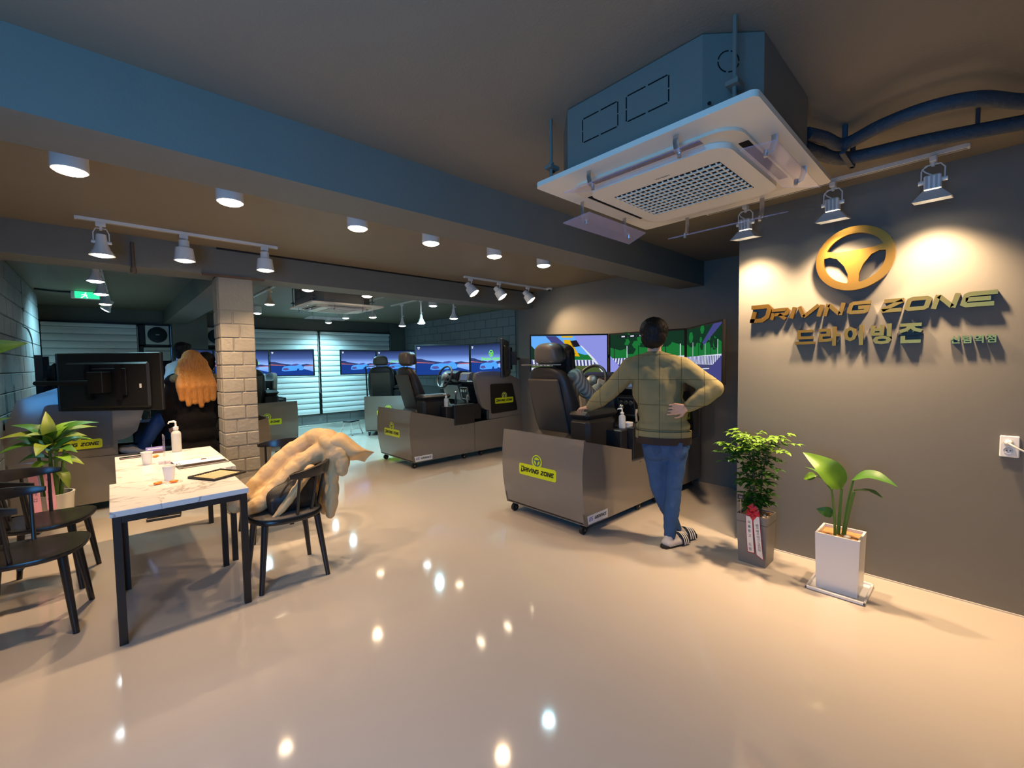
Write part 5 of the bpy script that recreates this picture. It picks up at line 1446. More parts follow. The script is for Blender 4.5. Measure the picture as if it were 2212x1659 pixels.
# --- variegated plant with pink ribbons at the left
dp = thing('variegated_plant', 'variegated broad leaved plant at far left in a pale pot with pink ribbons', 'plant', (-0.385, 5.13, 0))
MB().lathe([(0, 0), (0.10, 0), (0.125, 0.40), (0.132, 0.45), (0.118, 0.45), (0.112, 0.40), (0, 0.40)], 28).build('pot', mat('pale_pot', (206, 200, 188), 0.4), dp)
MB().lathe([(0, 0.405), (0.112, 0.405)], 20).build('soil', M_soil, dp)
for k, (x, y) in enumerate(((0, 0), (0.04, 0.03), (-0.035, 0.02), (0.02, -0.04))):
    MB().tube([(x, y, 0.40), (x * 1.6, y * 1.5, 0.62), (x * 2, y * 2, 0.80)], [0.016, 0.014, 0.009], 9).build('stem', M_stem, dp)
def D_(x, z_, y=5.13): return Vector((x + 0.385, y - 5.13, z_))
for x0, z0, x1, z1, w_, yy, mm in ((-.37, .84, -.65, .93, .050, 5.10, M_leafv), (-.37, .80, -.655, .82, .045, 5.05, M_leafd), (-.38, .86, -.59, 1.02, .05, 5.2, M_leafd), (-.38, .86, -.393, 1.12, .042, 5.14, M_leafv), (-.37, .86, -.085, 1.0, .05, 5.12, M_leafd), (-.36, .84, -.16, .90, .05, 5.05, M_leafv),
                                (-.37, .80, -.13, .85, .045, 5.2, M_leafl), (-.37, .70, -.19, .66, .045, 5.08, M_leafv), (-.36, .66, -.285, .48, .035, 5.05, M_leafv), (-.39, .74, -.56, .72, .04, 5.15, M_leafd), (-.38, .82, -.30, .97, .045, 4.95, M_leafd), (-.38, .82, -.44, .80, .05, 4.88, M_leafv), (-.38, .78, -.36, .74, .05, 5.4, M_leafd), (-.36, .72, -.25, .70, .04, 4.92, M_leafl), (-.38, .88, -.48, 1.0, .04, 5.3, M_leafl), (-.37, .84, -.10, .95, .05, 5.25, M_leafv), (-.38, .82, -.62, .88, .05, 5.25, M_leafl), (-.37, .78, -.22, .78, .045, 4.98, M_leafd), (-.38, .84, -.50, .95, .05, 5.0, M_leafv), (-.37, .86, -.22, 1.02, .045, 5.2, M_leafl), (-.37, .70, -.50, .64, .04, 5.02, M_leafl)):
    leaf(MB(), D_(x0, z0), D_(x1, z1, yy), w_ * 1.05, (0, -.35, 1), 0.2, 0.3, 12, 0.75, 0.03).build('leaf', mm, dp, ang=80)
pr = thing('pink_ribbon', 'two pink ribbon tails hanging from the variegated plant behind the left chairs', 'ribbon', (-0.43, 5.0, 0.66))
M_pink = mat('pink_ribbon', (222, 158, 178), 0.5)
for xa, xb, zt, zb, body in ((-0.045, -0.030, 0.0, -0.34, '축\n개\n업'), (0.035, 0.050, 0.0, -0.31, '번\n창\n하\n세\n요')):
    tl_ = MB().grid(lambda u, v: (xa + (xb - xa) * v - 0.026 + 0.052 * u, -0.02 + 0.012 * math.sin(v * 4), zt + (zb - zt) * v), 3, 10).build('ribbon_tail', M_pink, pr, ang=80)
    txt(body, 0.034, 'ribbon_print', mat('ribbon_violet', (84, 52, 96), 0.6), tl_, ((xa + xb) / 2, -0.036, -0.17), (R(90), 0, 0), line=1.4)
MB().ell((-0.005, -0.02, 0.0), (0.05, 0.02, 0.025), 14, 8).build('knot', M_pink, pr)
# --- tall plant just outside the left edge, one leaf reaching in
tp = thing('tall_leaf_plant', 'tall plant at the left edge of which leaf tips reach into view', 'plant', (-0.86, 4.05, 0))
MB().lathe([(0, 0), (0.13, 0), (0.15, 0.34), (0.135, 0.34), (0, 0.30)], 24).build('pot', MATS['pale_pot'], tp)
MB().tube([(0, 0, 0.3), (0.03, 0, 0.9), (0.05, 0, 1.5)], [0.02, 0.016, 0.01], 9).build('stem', M_stem, tp)
for b_, t_, w_ in (((0.05, 0, 1.5), (0.50, -0.05, 1.625), .075), ((0.04, 0, 1.1), (0.41, -0.05, 1.17), .03), ((0.05, 0, 1.45), (-0.2, 0.2, 1.7), .06), ((0.04, 0, 1.3), (-0.1, -0.3, 1.45), .06)):
    leaf(MB(), b_, t_, w_, (0.1, -1, .35), 0.08, 0.2, 12, 0.7).build('leaf', M_leafd, tp, ang=80)
# ------------------------------------------------------------------ people
def skinmat(name, rgb):
    m = mat(name, rgb, 0.5, spec=0.35, noise=0.04, nscale=20)
    return m
M_skin = skinmat('skin', (214, 166, 134))
def hairmat(name, rgb, rough=0.5, var=0.35):
    m = mat(name, rgb, rough, spec=0.3)
    nt = m.node_tree; b = nt.nodes['Principled BSDF']
    tc = nt.nodes.new('ShaderNodeTexCoord'); mp2 = nt.nodes.new('ShaderNodeMapping'); mp2.inputs['Scale'].default_value = (1, 1, 0.07)
    n = nt.nodes.new('ShaderNodeTexNoise'); n.inputs['Scale'].default_value = 130; n.inputs['Detail'].default_value = 3
    nt.links.new(tc.outputs['Object'], mp2.inputs[0]); nt.links.new(mp2.outputs[0], n.inputs['Vector'])
    c = lin(rgb); mx = nt.nodes.new('ShaderNodeMixRGB')
    mx.inputs[1].default_value = (*[v * (1 - var) for v in c], 1); mx.inputs[2].default_value = (*[min(1, v * (1 + var)) for v in c], 1)
    nt.links.new(n.outputs['Fac'], mx.inputs[0]); nt.links.new(mx.outputs[0], b.inputs['Base Color'])
    bp2 = nt.nodes.new('ShaderNodeBump'); bp2.inputs['Strength'].default_value = 0.8; bp2.inputs['Distance'].default_value = 0.006
    nt.links.new(n.outputs['Fac'], bp2.inputs['Height']); nt.links.new(bp2.outputs[0], b.inputs['Normal'])
    return m
M_hairb = hairmat('black_hair', (14, 12, 12), 0.55)
def vv(*a): return Vector(a)
def hand(mb, wr, tip, nrm, side_, curl=0.35, r=0.0076, spread=1.18):
    """palm from wr towards tip; nrm: back of the hand; side_: +1 when the thumb is on the (dir x nrm) side"""
    d = (tip - wr); L = d.length; d.normalize()
    n = (nrm - d * nrm.dot(d)).normalized()
    s = d.cross(n) * side_
    pl = L * 0.50
    for k in (-1, -0.35, 0.35, 1):
        capsule(mb, wr + s * (0.014 * k) + d * 0.004, 0.015, wr + d * pl + s * (0.029 * k * spread), 0.0125, 10)
    for k, ln, b in ((1.0, 0.44, .02), (0.36, 0.50, 0.0), (-0.34, 0.46, 0.0), (-1.0, 0.36, -.02)):
        base = wr + d * pl + s * (0.029 * k * spread)
        d1 = (d - n * curl * 0.5 + s * b).normalized(); d2 = (d - n * curl * 1.5).normalized(); d3 = (d - n * curl * 2.6).normalized()
        p1 = base + d1 * (L * ln * 0.45); p2 = p1 + d2 * (L * ln * 0.33); p3 = p2 + d3 * (L * ln * 0.26)
        chain(mb, [base, p1, p2, p3], [r * 1.12, r * 1.02, r * 0.95, r * 0.78], 10)
    tb = wr + d * (pl * 0.22) + s * 0.024
    t1 = tb + (d * 0.6 + s * 0.8).normalized() * 0.036
    t2 = t1 + (d * 0.9 + s * 0.35 - n * curl * .5).normalized() * 0.03
    t3 = t2 + (d - n * curl).normalized() * 0.022
    chain(mb, [tb, t1, t2, t3], [r * 1.7, r * 1.25, r * 1.1, r * 0.85], 10)

class Human:
    def __init__(self, P, f, rv, hs=1.0):
        self.P = {k: Vector(v) for k, v in P.items()}
        self.f = Vector(f).normalized(); self.rv = Vector(rv).normalized(); self.hs = hs
        self.hup = (self.P['head'] - self.P['neck']).normalized()
    def B(self, d=None, up=None):
        d = d or self.f; up = up or Vector((0, 0, 1))
        s = d.cross(up).normalized(); u = s.cross(d).normalized()
        return Matrix((s, d, u)).transposed()
    def torso(self, mb, e=0.0, low=True, hipw=1.0):
        P = self.P
        R3 = self.B(self.bf if hasattr(self, 'bf') else self.f)
        pel, ch, nk = P['pel'], P['chest'], P['neck']
        mid = pel * 0.5 + ch * 0.5
        mb.ell(ch, (0.165 + e, 0.105 + e, 0.17 + e), 20, 14, R3)
        mb.ell(mid, (0.145 + e, 0.098 + e, 0.17 + e), 20, 14, R3)
        if low:
            mb.ell(pel, (0.165 * hipw + e, 0.112 + e, 0.14 + e), 20, 14, R3)
        for s in 'LR':
            capsule(mb, ch + (P['sh' + s] - ch) * 0.25 + vv(0, 0, 0.05), 0.075 + e, P['sh' + s], 0.058 + e)
            capsule(mb, nk, 0.05 + e * .6, P['sh' + s] + (nk - P['sh' + s]) * 0.25, 0.05 + e)
        capsule(mb, ch + vv(0, 0, 0.08), 0.08 + e, nk, 0.055 + e * .5)
        return mb
    def arm(self, mb, s, e=0.0, k=1.0):
        P = self.P
        chain(mb, [P['sh' + s], P['sh' + s] * .5 + P['el' + s] * .5, P['el' + s], P['el' + s] * .55 + P['wr' + s] * .45, P['wr' + s]],
              [0.052 + e, 0.045 + e, 0.038 + e, 0.037 + e, 0.026 + e * k])
        return mb
    def leg(self, mb, s, e=0.0, k=1.0):
        P = self.P
        h, kn, an = P['hip' + s], P['kn' + s], P['an' + s]
        bk = (kn - h).normalized().cross(self.rv)
        chain(mb, [h, h * .55 + kn * .45, kn, kn * .68 + an * .32, an], [0.088 + e, 0.072 + e, 0.052 + e, 0.052 + e, 0.034 + e * k])
        return mb
    def foot(self, mb, s, e=0.0):
        P = self.P
        an, toe = P['an' + s], P['toe' + s]
        d = (toe - an); hd = Vector((d.x, d.y, 0)).normalized()
        heel = an - hd * 0.03 + vv(0, 0, -0.05)
        heel.z = max(heel.z, min(toe.z, an.z) + 0.001 if toe.z > 0.2 else 0.032)
        sd = vv(0, 0, 1).cross(hd)
        chain(mb, [an, heel], [0.036 + e, 0.032 + e])
        for q in (-1, 1):
            chain(mb, [heel + sd * 0.012 * q, heel * .4 + toe * .6 + sd * 0.026 * q, toe + sd * 0.022 * q], [0.030 + e, 0.026 + e, 0.017 + e])
        chain(mb, [an, heel * .45 + toe * .55 + vv(0, 0, 0.012)], [0.035 + e, 0.027 + e])
        return mb
    def head(self, mb):
        P = self.P; hs = self.hs
        H, f, up = P['head'], self.f, self.hup
        R3 = self.B(f, up)
        sx = R3.col[0]
        up2 = R3.col[2]
        mb.ell(H + up2 * 0.022 - f * 0.012, (0.076 * hs, 0.094 * hs, 0.092 * hs), 22, 16, R3)
        mb.ell(H - up2 * 0.035 + f * 0.018, (0.062 * hs, 0.072 * hs, 0.082 * hs), 20, 14, R3)
        mb.ell(H - up2 * 0.085 + f * 0.058, (0.026, 0.026, 0.022), 12, 8, R3)
        capsule(mb, H - up2 * 0.002 + f * 0.088, 0.008, H - up2 * 0.030 + f * 0.102, 0.013, 10)
        for q in (-1, 1):
            mb.ell(H + sx * (0.078 * hs * q) - up2 * 0.012 - f * 0.008, (0.010, 0.022, 0.032), 12, 8, R3)
            mb.ell(H + sx * (0.030 * q) + up2 * 0.022 + f * 0.080, (0.022, 0.012, 0.009), 10, 8, R3)
        mb.ell(H - up2 * 0.058 + f * 0.084, (0.024, 0.010, 0.007), 10, 8, R3)
        mb.ell(H - up2 * 0.068 + f * 0.082, (0.021, 0.010, 0.008), 10, 8, R3)
        chain(mb, [P['neck'] - vv(0, 0, 0.02), H - up2 * 0.06 - f * 0.01], [0.056, 0.05])
        return mb
    def eyes(self, parent, T):
        H, f, up = self.P['head'], self.f, self.hup
        R3 = self.B(f, up); sx = R3.col[0]; up2 = R3.col[2]
        for q in (-1, 1):
            MB().ell(H + sx * (0.030 * q) + up2 * 0.008 + f * 0.0845, (0.013, 0.008, 0.007), 12, 8, R3).build('eye', mat('eye_white', (230, 226, 220), 0.3), parent)
            MB().ell(H + sx * (0.030 * q) + up2 * 0.008 + f * 0.0895, (0.006, 0.004, 0.006), 10, 6, R3).build('iris', mat('eye_dark', (40, 26, 18), 0.3), parent)
            MB().ell(H + sx * (0.031 * q) + up2 * 0.034 + f * 0.088, (0.020, 0.006, 0.0045), 10, 6, R3).build('eyebrow', M_hairb, parent)
        MB().ell(H - up2 * 0.063 + f * 0.089, (0.022, 0.007, 0.008), 12, 8, R3).build('lips', mat('lips', (178, 96, 88), 0.45), parent)

def person(name_label, O, Hm, hands, skin, voxel, tops, legs_vis=True):
    body = MB()
    Hm.torso(body)
    for s in 'LR':
        Hm.arm(body, s)
        if legs_vis:
            Hm.leg(body, s); Hm.foot(body, s)
        if s in hands:
            tip, nrm, sd, curl = hands[s]
            hand(body, Hm.P['wr' + s], Vector(tip), Vector(nrm), sd, curl)
    Hm.head(body)
    b = blob('person', body, skin, None, voxel, 3)
    b.location = O
    tag(b, name_label, 'person')
    Hm.eyes(b, None)
    return b

# ---- man in the green sweater, seen from behind
O = vv(3.17, 1.62, 0)
d_ = vv(0.890, 0.455, 0); r_ = vv(0.455, -0.890, 0)
def Wd(x, y, z_): return vv(x, y, z_) - O
man = Human(dict(pel=Wd(3.155, 1.645, .90), chest=Wd(3.135, 1.705, 1.24), neck=Wd(3.125, 1.725, 1.475), head=Wd(3.155, 1.742, 1.655),
                 shL=Wd(3.045, 1.875, 1.405), elL=Wd(3.003, 2.075, 1.195), wrL=Wd(3.052, 2.305, 1.06), shR=Wd(3.212, 1.545, 1.40), elR=Wd(3.235, 1.315, 1.245), wrR=Wd(3.105, 1.455, 1.105),
                 hipL=Wd(3.115, 1.728, .86), knL=Wd(3.165, 1.715, .455), anL=Wd(3.305, 1.632, .10), toeL=Wd(3.46, 1.575, .03),
                 hipR=Wd(3.195, 1.572, .86), knR=Wd(3.19, 1.600, .45), anR=Wd(3.165, 1.612, .085), toeR=Wd(3.325, 1.575, .03)), (0.93, 0.36, -0.06), r_, 1.05)
man.bf = d_
pm_ = person('person in an olive sweater and blue jeans standing with one hand on the hip', O, man,
             {'L': (Wd(3.105, 2.475, 1.03), (-0.15, 0.1, 1), 1, 0.55), 'R': (Wd(3.050, 1.60, 1.085), (-0.89, -0.45, 0.2), -1, 0.12)}, M_skin, 0.005, None)
def plaid():
    m = mat('olive_knit', (138, 130, 94), 0.9, spec=0.1, bump=0.25, bscale=420)
    nt = m.node_tree; b = nt.nodes['Principled BSDF']
    tc = nt.nodes.new('ShaderNodeTexCoord')
    fac = None
    for vec, per, off in (((0.455, -0.89, 0), 0.155, 0.075), ((0, 0, 1), 0.19, 0.02)):
        dt = nt.nodes.new('ShaderNodeVectorMath'); dt.operation = 'DOT_PRODUCT'; dt.inputs[1].default_value = vec
        nt.links.new(tc.outputs['Object'], dt.inputs[0])
        ad = nt.nodes.new('ShaderNodeMath'); ad.operation = 'ADD'; ad.inputs[1].default_value = off + 10 * per
        nt.links.new(dt.outputs['Value'], ad.inputs[0])
        md = nt.nodes.new('ShaderNodeMath'); md.operation = 'MODULO'; md.inputs[1].default_value = per
        nt.links.new(ad.outputs[0], md.inputs[0])
        lt = nt.nodes.new('ShaderNodeMath'); lt.operation = 'LESS_THAN'; lt.inputs[1].default_value = 0.0045
        nt.links.new(md.outputs[0], lt.inputs[0])
        if fac is None:
            fac = lt
        else:
            mx = nt.nodes.new('ShaderNodeMath'); mx.operation = 'MAXIMUM'
            nt.links.new(fac.outputs[0], mx.inputs[0]); nt.links.new(lt.outputs[0], mx.inputs[1]); fac = mx
    mix = nt.nodes.new('ShaderNodeMixRGB')
    mix.inputs[1].default_value = (*lin((138, 130, 94)), 1); mix.inputs[2].default_value = (*lin((92, 86, 58)), 1)
    nt.links.new(fac.outputs[0], mix.inputs[0]); nt.links.new(mix.outputs[0], b.inputs['Base Color'])
    return m
mb = MB()
man.torso(mb, 0.030, low=False)
R3 = man.B(d_)
mb.ell(Wd(3.148, 1.668, 1.06), (0.19, 0.128, 0.16), 22, 14, R3)
mb.ell(Wd(3.150, 1.665, .945), (0.205, 0.132, 0.09), 22, 12, R3)
keep = {s: man.P['wr' + s].copy() for s in 'LR'}
for s in 'LR':
    man.P['wr' + s] = man.P['el' + s] + (man.P['wr' + s] - man.P['el' + s]) * 0.9
    man.arm(mb, s, 0.033, 0.5)
    man.P['wr' + s] = keep[s]
blob('sweater', mb, plaid(), pm_, 0.010, 5, (0.016, 0.09))
# ribbed hem, neckband and cuffs
def ring(c, rx, ry, h, tube_n, m, name, parent, R3, t_=0.008):
    n = 40
    pr = []
    for z_, k in ((-h / 2, 1.0), (h / 2, 1.0)):
        pr.append((z_, k))
    vs = []
    for z_, k in pr:
        for q in (0, 1):
            for j in range(n):
                a = 2 * math.pi * j / n
                w = (1 - q * t_ / rx) * (1 + 0.006 * (j % 2))
                vs.append(c + R3 @ vv(rx * w * math.cos(a), ry * w * math.sin(a), z_))
    fs_ = []
    for j in range(n):
        k = (j + 1) % n
        fs_ += [(j, k, 2 * n + k, 2 * n + j), (n + k, n + j, 3 * n + j, 3 * n + k), (j, n + j, n + k, k), (2 * n + k, 3 * n + k, 3 * n + j, 2 * n + j)]
    return MB().add(vs, fs_).build(name, m, parent, ang=30)
ring(Wd(3.150, 1.664, .885), 0.208, 0.137, 0.06, 0, MATS['olive_knit'], 'sweater_hem', pm_, R3)
ring(Wd(3.128, 1.726, 1.497), 0.075, 0.068, 0.028, 0, MATS['olive_knit'], 'neckband', pm_, R3)
ring(Wd(3.150, 1.662, .845), 0.206, 0.143, 0.055, 0, mat('brown_undershirt', (42, 30, 24), 0.8), 'undershirt', pm_, R3)
M_jean = mat('blue_denim', (58, 88, 128), 0.75, spec=0.2, noise=0.3, nscale=7, bump=0.4, bscale=180)
mb = MB()
for s in 'LR':
    man.leg(mb, s, 0.010, 1.0)
mb.ell(man.P['pel'] - vv(0, 0, 0.09), (0.182, 0.122, 0.13), 20, 14, R3)
for q in (-1, 1):
    mb.ell(man.P['pel'] - vv(0, 0, 0.13) + r_ * (0.075 * q) - d_ * 0.045, (0.085, 0.08, 0.095), 16, 12, R3)
blob('jeans', mb, M_jean, pm_, 0.009, 4, (0.016, 0.07))
for q in (-1, 1):
    c = man.P['pel'] - vv(0, 0, 0.11) + r_ * (0.075 * q) - d_ * 0.132
    MB().prism([(-.045, .05), (.045, .05), (.045, -.03), (0, -.055), (-.045, -.03)], 0, 0.004, lambda u, v, w: tuple(c + r_ * u + vv(0, 0, v) - d_ * w + d_ * 0.02 * (abs(u) / .045))).build('back_pocket', mat('denim_dark', (48, 74, 110), 0.75), pm_)
# hair
mb = MB()
H = man.P['head']; f_ = man.f; Rh = man.B(f_, man.hup); up2 = Rh.col[2]; sx = Rh.col[0]
mb.ell(H + up2 * 0.040 - f_ * 0.026, (0.108, 0.116, 0.102), 22, 16, Rh)
mb.ell(H - up2 * 0.018 - f_ * 0.058, (0.096, 0.074, 0.090), 20, 14, Rh)
mb.ell(H + up2 * 0.085 + f_ * 0.01, (0.080, 0.088, 0.050), 20, 12, Rh)
for q in (-1, 1):
    mb.ell(H + sx * (0.076 * q) + up2 * 0.028 - f_ * 0.022, (0.028, 0.055, 0.062), 14, 10, Rh)
blob('hair', mb, M_hairb, pm_, 0.007, 3, (0.012, 0.02))
mk = MB()
mk.ell(H - up2 * 0.055 + f_ * 0.056, (0.060, 0.052, 0.052), 18, 12, Rh)
mk.build('face_mask', M_paper, pm_)
for q in (-1, 1):
    MB().tube([H + sx * (0.05 * q) - up2 * 0.03 + f_ * 0.07, H + sx * (0.078 * q) - up2 * 0.01 + f_ * 0.02, H + sx * (0.086 * q) + up2 * 0.005 - f_ * 0.012], 0.0025, 6).build('mask_loop', M_paper, pm_)
# socks and slides
for s in 'LR':
    mb = MB()
    man.foot(mb, s, 0.004)
    an = man.P['an' + s]
    capsule(mb, an, 0.040, an + (man.P['kn' + s] - an).normalized() * 0.07, 0.040)
    blob('sock', mb, mat('pale_sock', (206, 196, 186), 0.8), pm_, 0.007, 3)
    toe = man.P['toe' + s]; hd = (toe - an); hd = Vector((hd.x, hd.y, 0)).normalized(); sd = vv(0, 0, 1).cross(hd)
    heel = an - hd * 0.075; ln = 0.285
    base = Vector((heel.x, heel.y, 0.0))
    zz = 0.0 if s == 'R' else 0.002
    outl = [(0, .030), (-.012, .0), (0, -.030), (.06, -.040), (.17, -.050), (.24, -.047), (.278, -.025), (.285, 0), (.278, .025), (.24, .047), (.17, .050), (.06, .040)]
    MB().prism(outl, zz, zz + 0.022, lambda u, v, w: tuple(base + hd * u + sd * v + vv(0, 0, w))).build('slide_sole', mat('slide_black', (30, 24, 24), 0.6), pm_, ang=50)
    st2 = MB().grid(lambda u, v: tuple(base + hd * (0.15 + 0.085 * v) + sd * (0.066 * math.cos(math.pi * u)) + vv(0, 0, zz + 0.012 + 0.086 * math.sin(math.pi * u) * (1 - 0.25 * v))), 14, 4).build('slide_strap', MATS['slide_black'], pm_, ang=80)
    for k in range(3):
        MB().grid(lambda u, v: tuple(base + hd * (0.165 + 0.022 * k + 0.009 * v) + sd * (0.068 * math.cos(math.pi * u)) + vv(0, 0, zz + 0.013 + 0.088 * math.sin(math.pi * u) * (1 - 0.25 * (0.17 + .26 * k)))), 14, 1).build('stripe', M_paper, st2, ang=80)

# ---- seated drivers: pose in simulator coordinates
def driver(sim_loc, rz, label, top_m, leg_m, hair_fn, shoe_m, skin, mask=False):
    T = Matrix.Rotation(rz, 4, 'Z')
    def q(x, y, z_): return T @ vv(x, y, z_)
    P = dict(pel=q(.62, .2, .89), chest=q(.565, .2, 1.17), neck=q(.57, .2, 1.36), head=q(.615, .2, 1.515))
    for s, k in (('L', 1), ('R', -1)):
        P['sh' + s] = q(.575, .2 + .165 * k, 1.31); P['el' + s] = q(.74, .2 + .215 * k, 1.12); P['wr' + s] = q(.93, .2 + .175 * k, 1.20)
        P['hip' + s] = q(.63, .2 + .085 * k, .87); P['kn' + s] = q(1.05, .2 + .09 * k, .87); P['an' + s] = q(1.24, .2 + .085 * k, .53); P['toe' + s] = q(1.39, .2 + .09 * k, .575)
    f = q(1, 0, -0.08); rv = q(0, -1, 0)
    hm = Human(P, f, rv)
    hm.bf = q(1, 0, 0)
    o = Vector(sim_loc)
    b = person(label, o, hm, {'L': (q(1.065, .345, 1.30), q(-.5, .6, .5), -1, .7), 'R': (q(1.065, .055, 1.30), q(-.5, -.6, .5), 1, .7)}, skin, 0.008, None)
    R3 = hm.B(hm.bf)
    mb = MB(); hm.torso(mb, 0.022); hm.arm(mb, 'L', 0.022, 0.5); hm.arm(mb, 'R', 0.022, 0.5)
    blob('top', mb, top_m, b, 0.011, 4, (0.012, 0.07))
    mb = MB()
    for s in 'LR': hm.leg(mb, s, 0.012, 1.0)
    mb.ell(P['pel'], (0.175, 0.12, 0.12), 18, 12, R3)
    blob('trousers', mb, leg_m, b, 0.011, 4, (0.012, 0.07))
    for s in 'LR':
        mb = MB(); hm.foot(mb, s, 0.012)
        sh_ = blob('shoe', mb, shoe_m, b, 0.008, 3)
        an, toe = P['an' + s], P['toe' + s]
        for k in range(3):
            c = an * .45 + toe * .55 + (toe - an).normalized() * (0.02 * k - 0.02)
            w = rv.normalized()
            MB().tube([c - w * 0.050 + vv(0, 0, -.012), c - w * 0.045 + vv(0, 0, .012), c - w * 0.03 + vv(0, 0, .032)], 0.005, 6).build('stripe', M_black, sh_)
    hair_fn(hm, b)
    return b
def long_hair(m, ln=0.26, wide=1.0, back=0.06):
    def fn(hm, parent):
        H = hm.P['head']; f = hm.f; Rh = hm.B(f, hm.hup); up2 = Rh.col[2]; sx = Rh.col[0]
        mb = MB()
        mb.ell(H + up2 * 0.032 - f * 0.022, (0.093, 0.108, 0.095), 20, 14, Rh)
        mb.ell(H - up2 * 0.03 - f * 0.055, (0.09 * wide, 0.065, 0.10), 18, 12, Rh)
        for q in (-1, -0.6, -0.2, 0.2, 0.6, 1):
            chain(mb, [H + sx * (0.062 * q) + up2 * 0.02 - f * 0.045, H + sx * (0.075 * q * wide) - vv(0, 0, .10) - f * 0.055, H + sx * (0.085 * q * wide) - vv(0, 0, ln * .6) - f * (back * .9 + .01), H + sx * (0.088 * q * wide) - vv(0, 0, ln * (1.0 - 0.12 * abs(q) ** 2 + 0.04 * math.sin(9 * q))) - f * back], [0.045, 0.048, 0.05, 0.026])
        for q in (-1, 1):
            chain(mb, [H + sx * (0.075 * q) + up2 * 0.02, H + sx * (0.085 * q) - vv(0, 0, .10) + f * 0.0, H + sx * (0.08 * q) - vv(0, 0, ln * .95) + f * 0.02], [0.028, 0.03, 0.018])
        blob('hair', mb, m, parent, 0.008, 6, (0.008, 0.05))
    return fn
def short_hair(m):
    def fn(hm, parent):
        H = hm.P['head']; f = hm.f; Rh = hm.B(f, hm.hup); up2 = Rh.col[2]; sx = Rh.col[0]
        mb = MB()
        mb.ell(H + up2 * 0.036 - f * 0.024, (0.093, 0.106, 0.094), 20, 14, Rh)
        mb.ell(H - up2 * 0.02 - f * 0.056, (0.084, 0.062, 0.085), 18, 12, Rh)
        mb.ell(H + up2 * 0.075 + f * 0.03, (0.072, 0.062, 0.045), 18, 12, Rh)
        blob('hair', mb, m, parent, 0.008, 3, (0.014, 0.022))
    return fn
def stripes(name, a, b_, per):
    m = mat(name, a, 0.85, spec=0.15, bump=0.5, bscale=200)
    nt = m.node_tree
    tc = nt.nodes.new('ShaderNodeTexCoord'); w = nt.nodes.new('ShaderNodeTexWave'); w.inputs['Scale'].default_value = per; w.inputs['Distortion'].default_value = 0.4
    w.bands_direction = 'X'
    nt.links.new(tc.outputs['Object'], w.inputs['Vector'])
    mx = nt.nodes.new('ShaderNodeMixRGB'); mx.inputs[1].default_value = (*lin(a), 1); mx.inputs[2].default_value = (*lin(b_), 1)
    nt.links.new(w.outputs['Fac'], mx.inputs[0]); nt.links.new(mx.outputs[0], nt.nodes['Principled BSDF'].inputs['Base Color'])
    return m
M_hairbr = hairmat('dark_brown_hair', (38, 26, 22), 0.45)
driver((2.80, 2.66, 0), 0.0, 'person in a cream striped sweater seated at a steering wheel', stripes('cream_stripe', (214, 196, 168), (150, 128, 112), 9), mat('dark_trousers', (40, 40, 46), 0.8), long_hair(M_hairbr), mat('shoe_white', (218, 210, 200), 0.5), M_skin)
driver((1.45, 6.59, 0), R(180), 'person in blue jeans and white striped trainers driving at far left', mat('dark_hoodie', (36, 38, 44), 0.85), mat('blue_jeans', (50, 82, 130), 0.75, noise=0.25, nscale=8), short_hair(M_hairb), MATS['shoe_white'], M_skin)

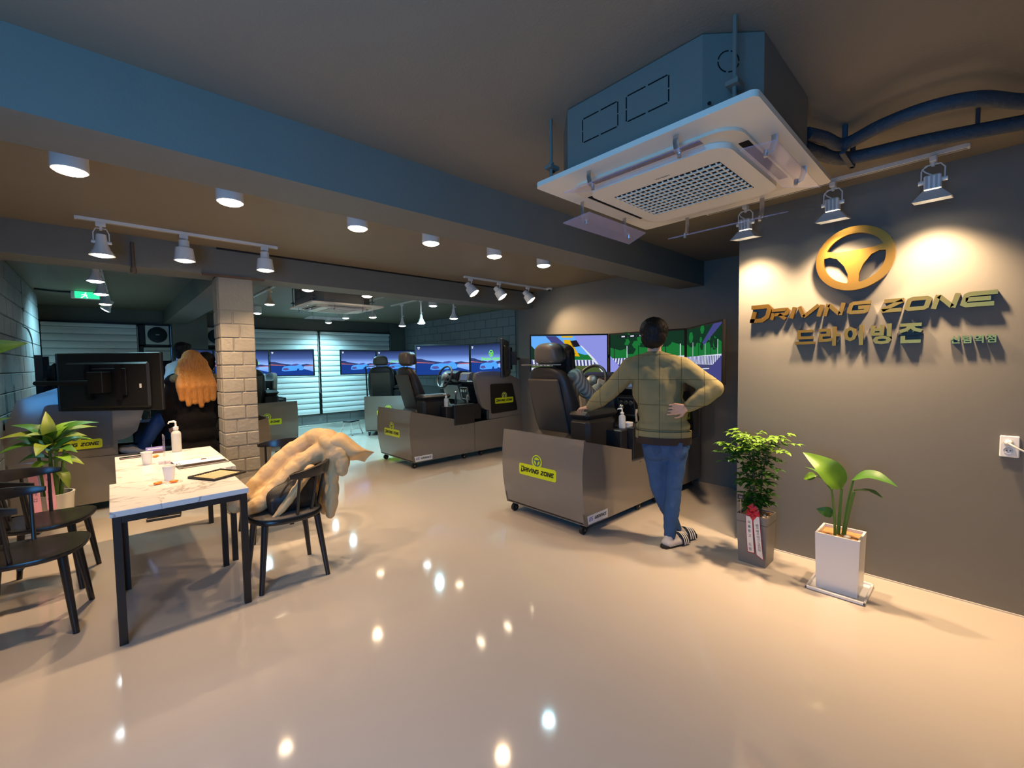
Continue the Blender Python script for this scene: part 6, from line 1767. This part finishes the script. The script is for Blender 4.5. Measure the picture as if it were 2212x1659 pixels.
# ---- standing figures at the back left
def standing(label, O, h, ang, top, legm, hair_fn, shoe, long_coat=None, extra=None, lean=0.0):
    T = Matrix.Rotation(ang, 4, 'Z')
    k = h / 1.72
    def q(x, y, z_): return T @ vv(x * k, y * k, z_ * k)
    P = dict(pel=q(0, 0, .92), chest=q(lean * .5, 0, 1.24), neck=q(lean, 0, 1.45), head=q(lean + .045, 0, 1.605))
    for s, e in (('L', 1), ('R', -1)):
        P['sh' + s] = q(lean * .8, .165 * e, 1.385); P['el' + s] = q(.03 + lean * .5, .235 * e, 1.10); P['wr' + s] = q(.14 + lean * .3, .20 * e, .90)
        P['hip' + s] = q(0, .085 * e, .88); P['kn' + s] = q(.02, .09 * e, .48); P['an' + s] = q(0, .09 * e, .08); P['toe' + s] = q(.15, .10 * e, .03)
    hm = Human(P, q(1, 0, -.05), q(0, -1, 0)); hm.bf = q(1, 0, 0)
    b = person(label, vv(*O), hm, {s: (q(.17 + lean * .2, .185 * e, .73), q(-.2, e, 0), -e, .5) for s, e in (('L', 1), ('R', -1))}, M_skin, 0.010, None)
    R3 = hm.B(hm.bf)
    mb = MB(); hm.torso(mb, 0.030 if long_coat else 0.02); hm.arm(mb, 'L', 0.026, .6); hm.arm(mb, 'R', 0.026, .6)
    if long_coat:
        for z_, w in ((.95, .20), (.78, .205), (.62, .21), (.46, .215)):
            mb.ell(q(0, 0, z_), (w, .15, .13), 20, 12, R3)
    blob('coat' if long_coat else 'top', mb, top, b, 0.012, 4, (0.018, 0.10))
    mb = MB()
    for s in 'LR': hm.leg(mb, s, 0.012, 1.0)
    mb.ell(P['pel'], (0.17, 0.12, 0.12), 18, 12, R3)
    blob('trousers', mb, legm, b, 0.012, 4)
    for s in 'LR':
        mb = MB(); hm.foot(mb, s, 0.012); blob('shoe', mb, shoe, b, 0.009, 2)
    hair_fn(hm, b)
    if extra: extra(hm, b, q)
    return b
M_blond = hairmat('orange_blond_hair', (190, 126, 58), 0.45, 0.5)
def fur_hood(hm, parent, q):
    mb = MB()
    P = hm.P
    chain(mb, [P['shL'] + q(-.06, .01, .03), P['neck'] + q(-.03, .09, -.02), P['neck'] + q(-.02, 0, -.05), P['neck'] + q(-.03, -.09, -.02), P['shR'] + q(-.06, -.01, .03)], [.05, .06, .065, .06, .05])
    blob('hood_trim', mb, mat('olive_trim', (98, 92, 66), 0.9, bump=0.8, bscale=80), parent, 0.012, 3, (0.02, 0.03))
standing('person in a long black coat standing beside the brick column, seen from behind', (0.655, 5.72, 0), 1.63, R(96), mat('black_wool', (22, 20, 20), 0.9, spec=0.1, bump=0.5, bscale=90), MATS['dark_trousers'], long_hair(M_blond, 0.46, 1.55, 0.185), M_black, True, fur_hood)
standing('person in a light blue shirt standing behind the long black coat', (0.62, 7.40, 0), 1.80, R(20), mat('light_blue_shirt', (168, 200, 220), 0.7), MATS['dark_trousers'], short_hair(M_hairb), M_black, None, None, 0.10)
standing('person in grey peeking out between the black coat and the brick column', (1.06, 7.75, 0), 1.56, R(-100), mat('grey_sweater', (70, 72, 80), 0.85), MATS['dark_trousers'], short_hair(M_hairb), M_black)
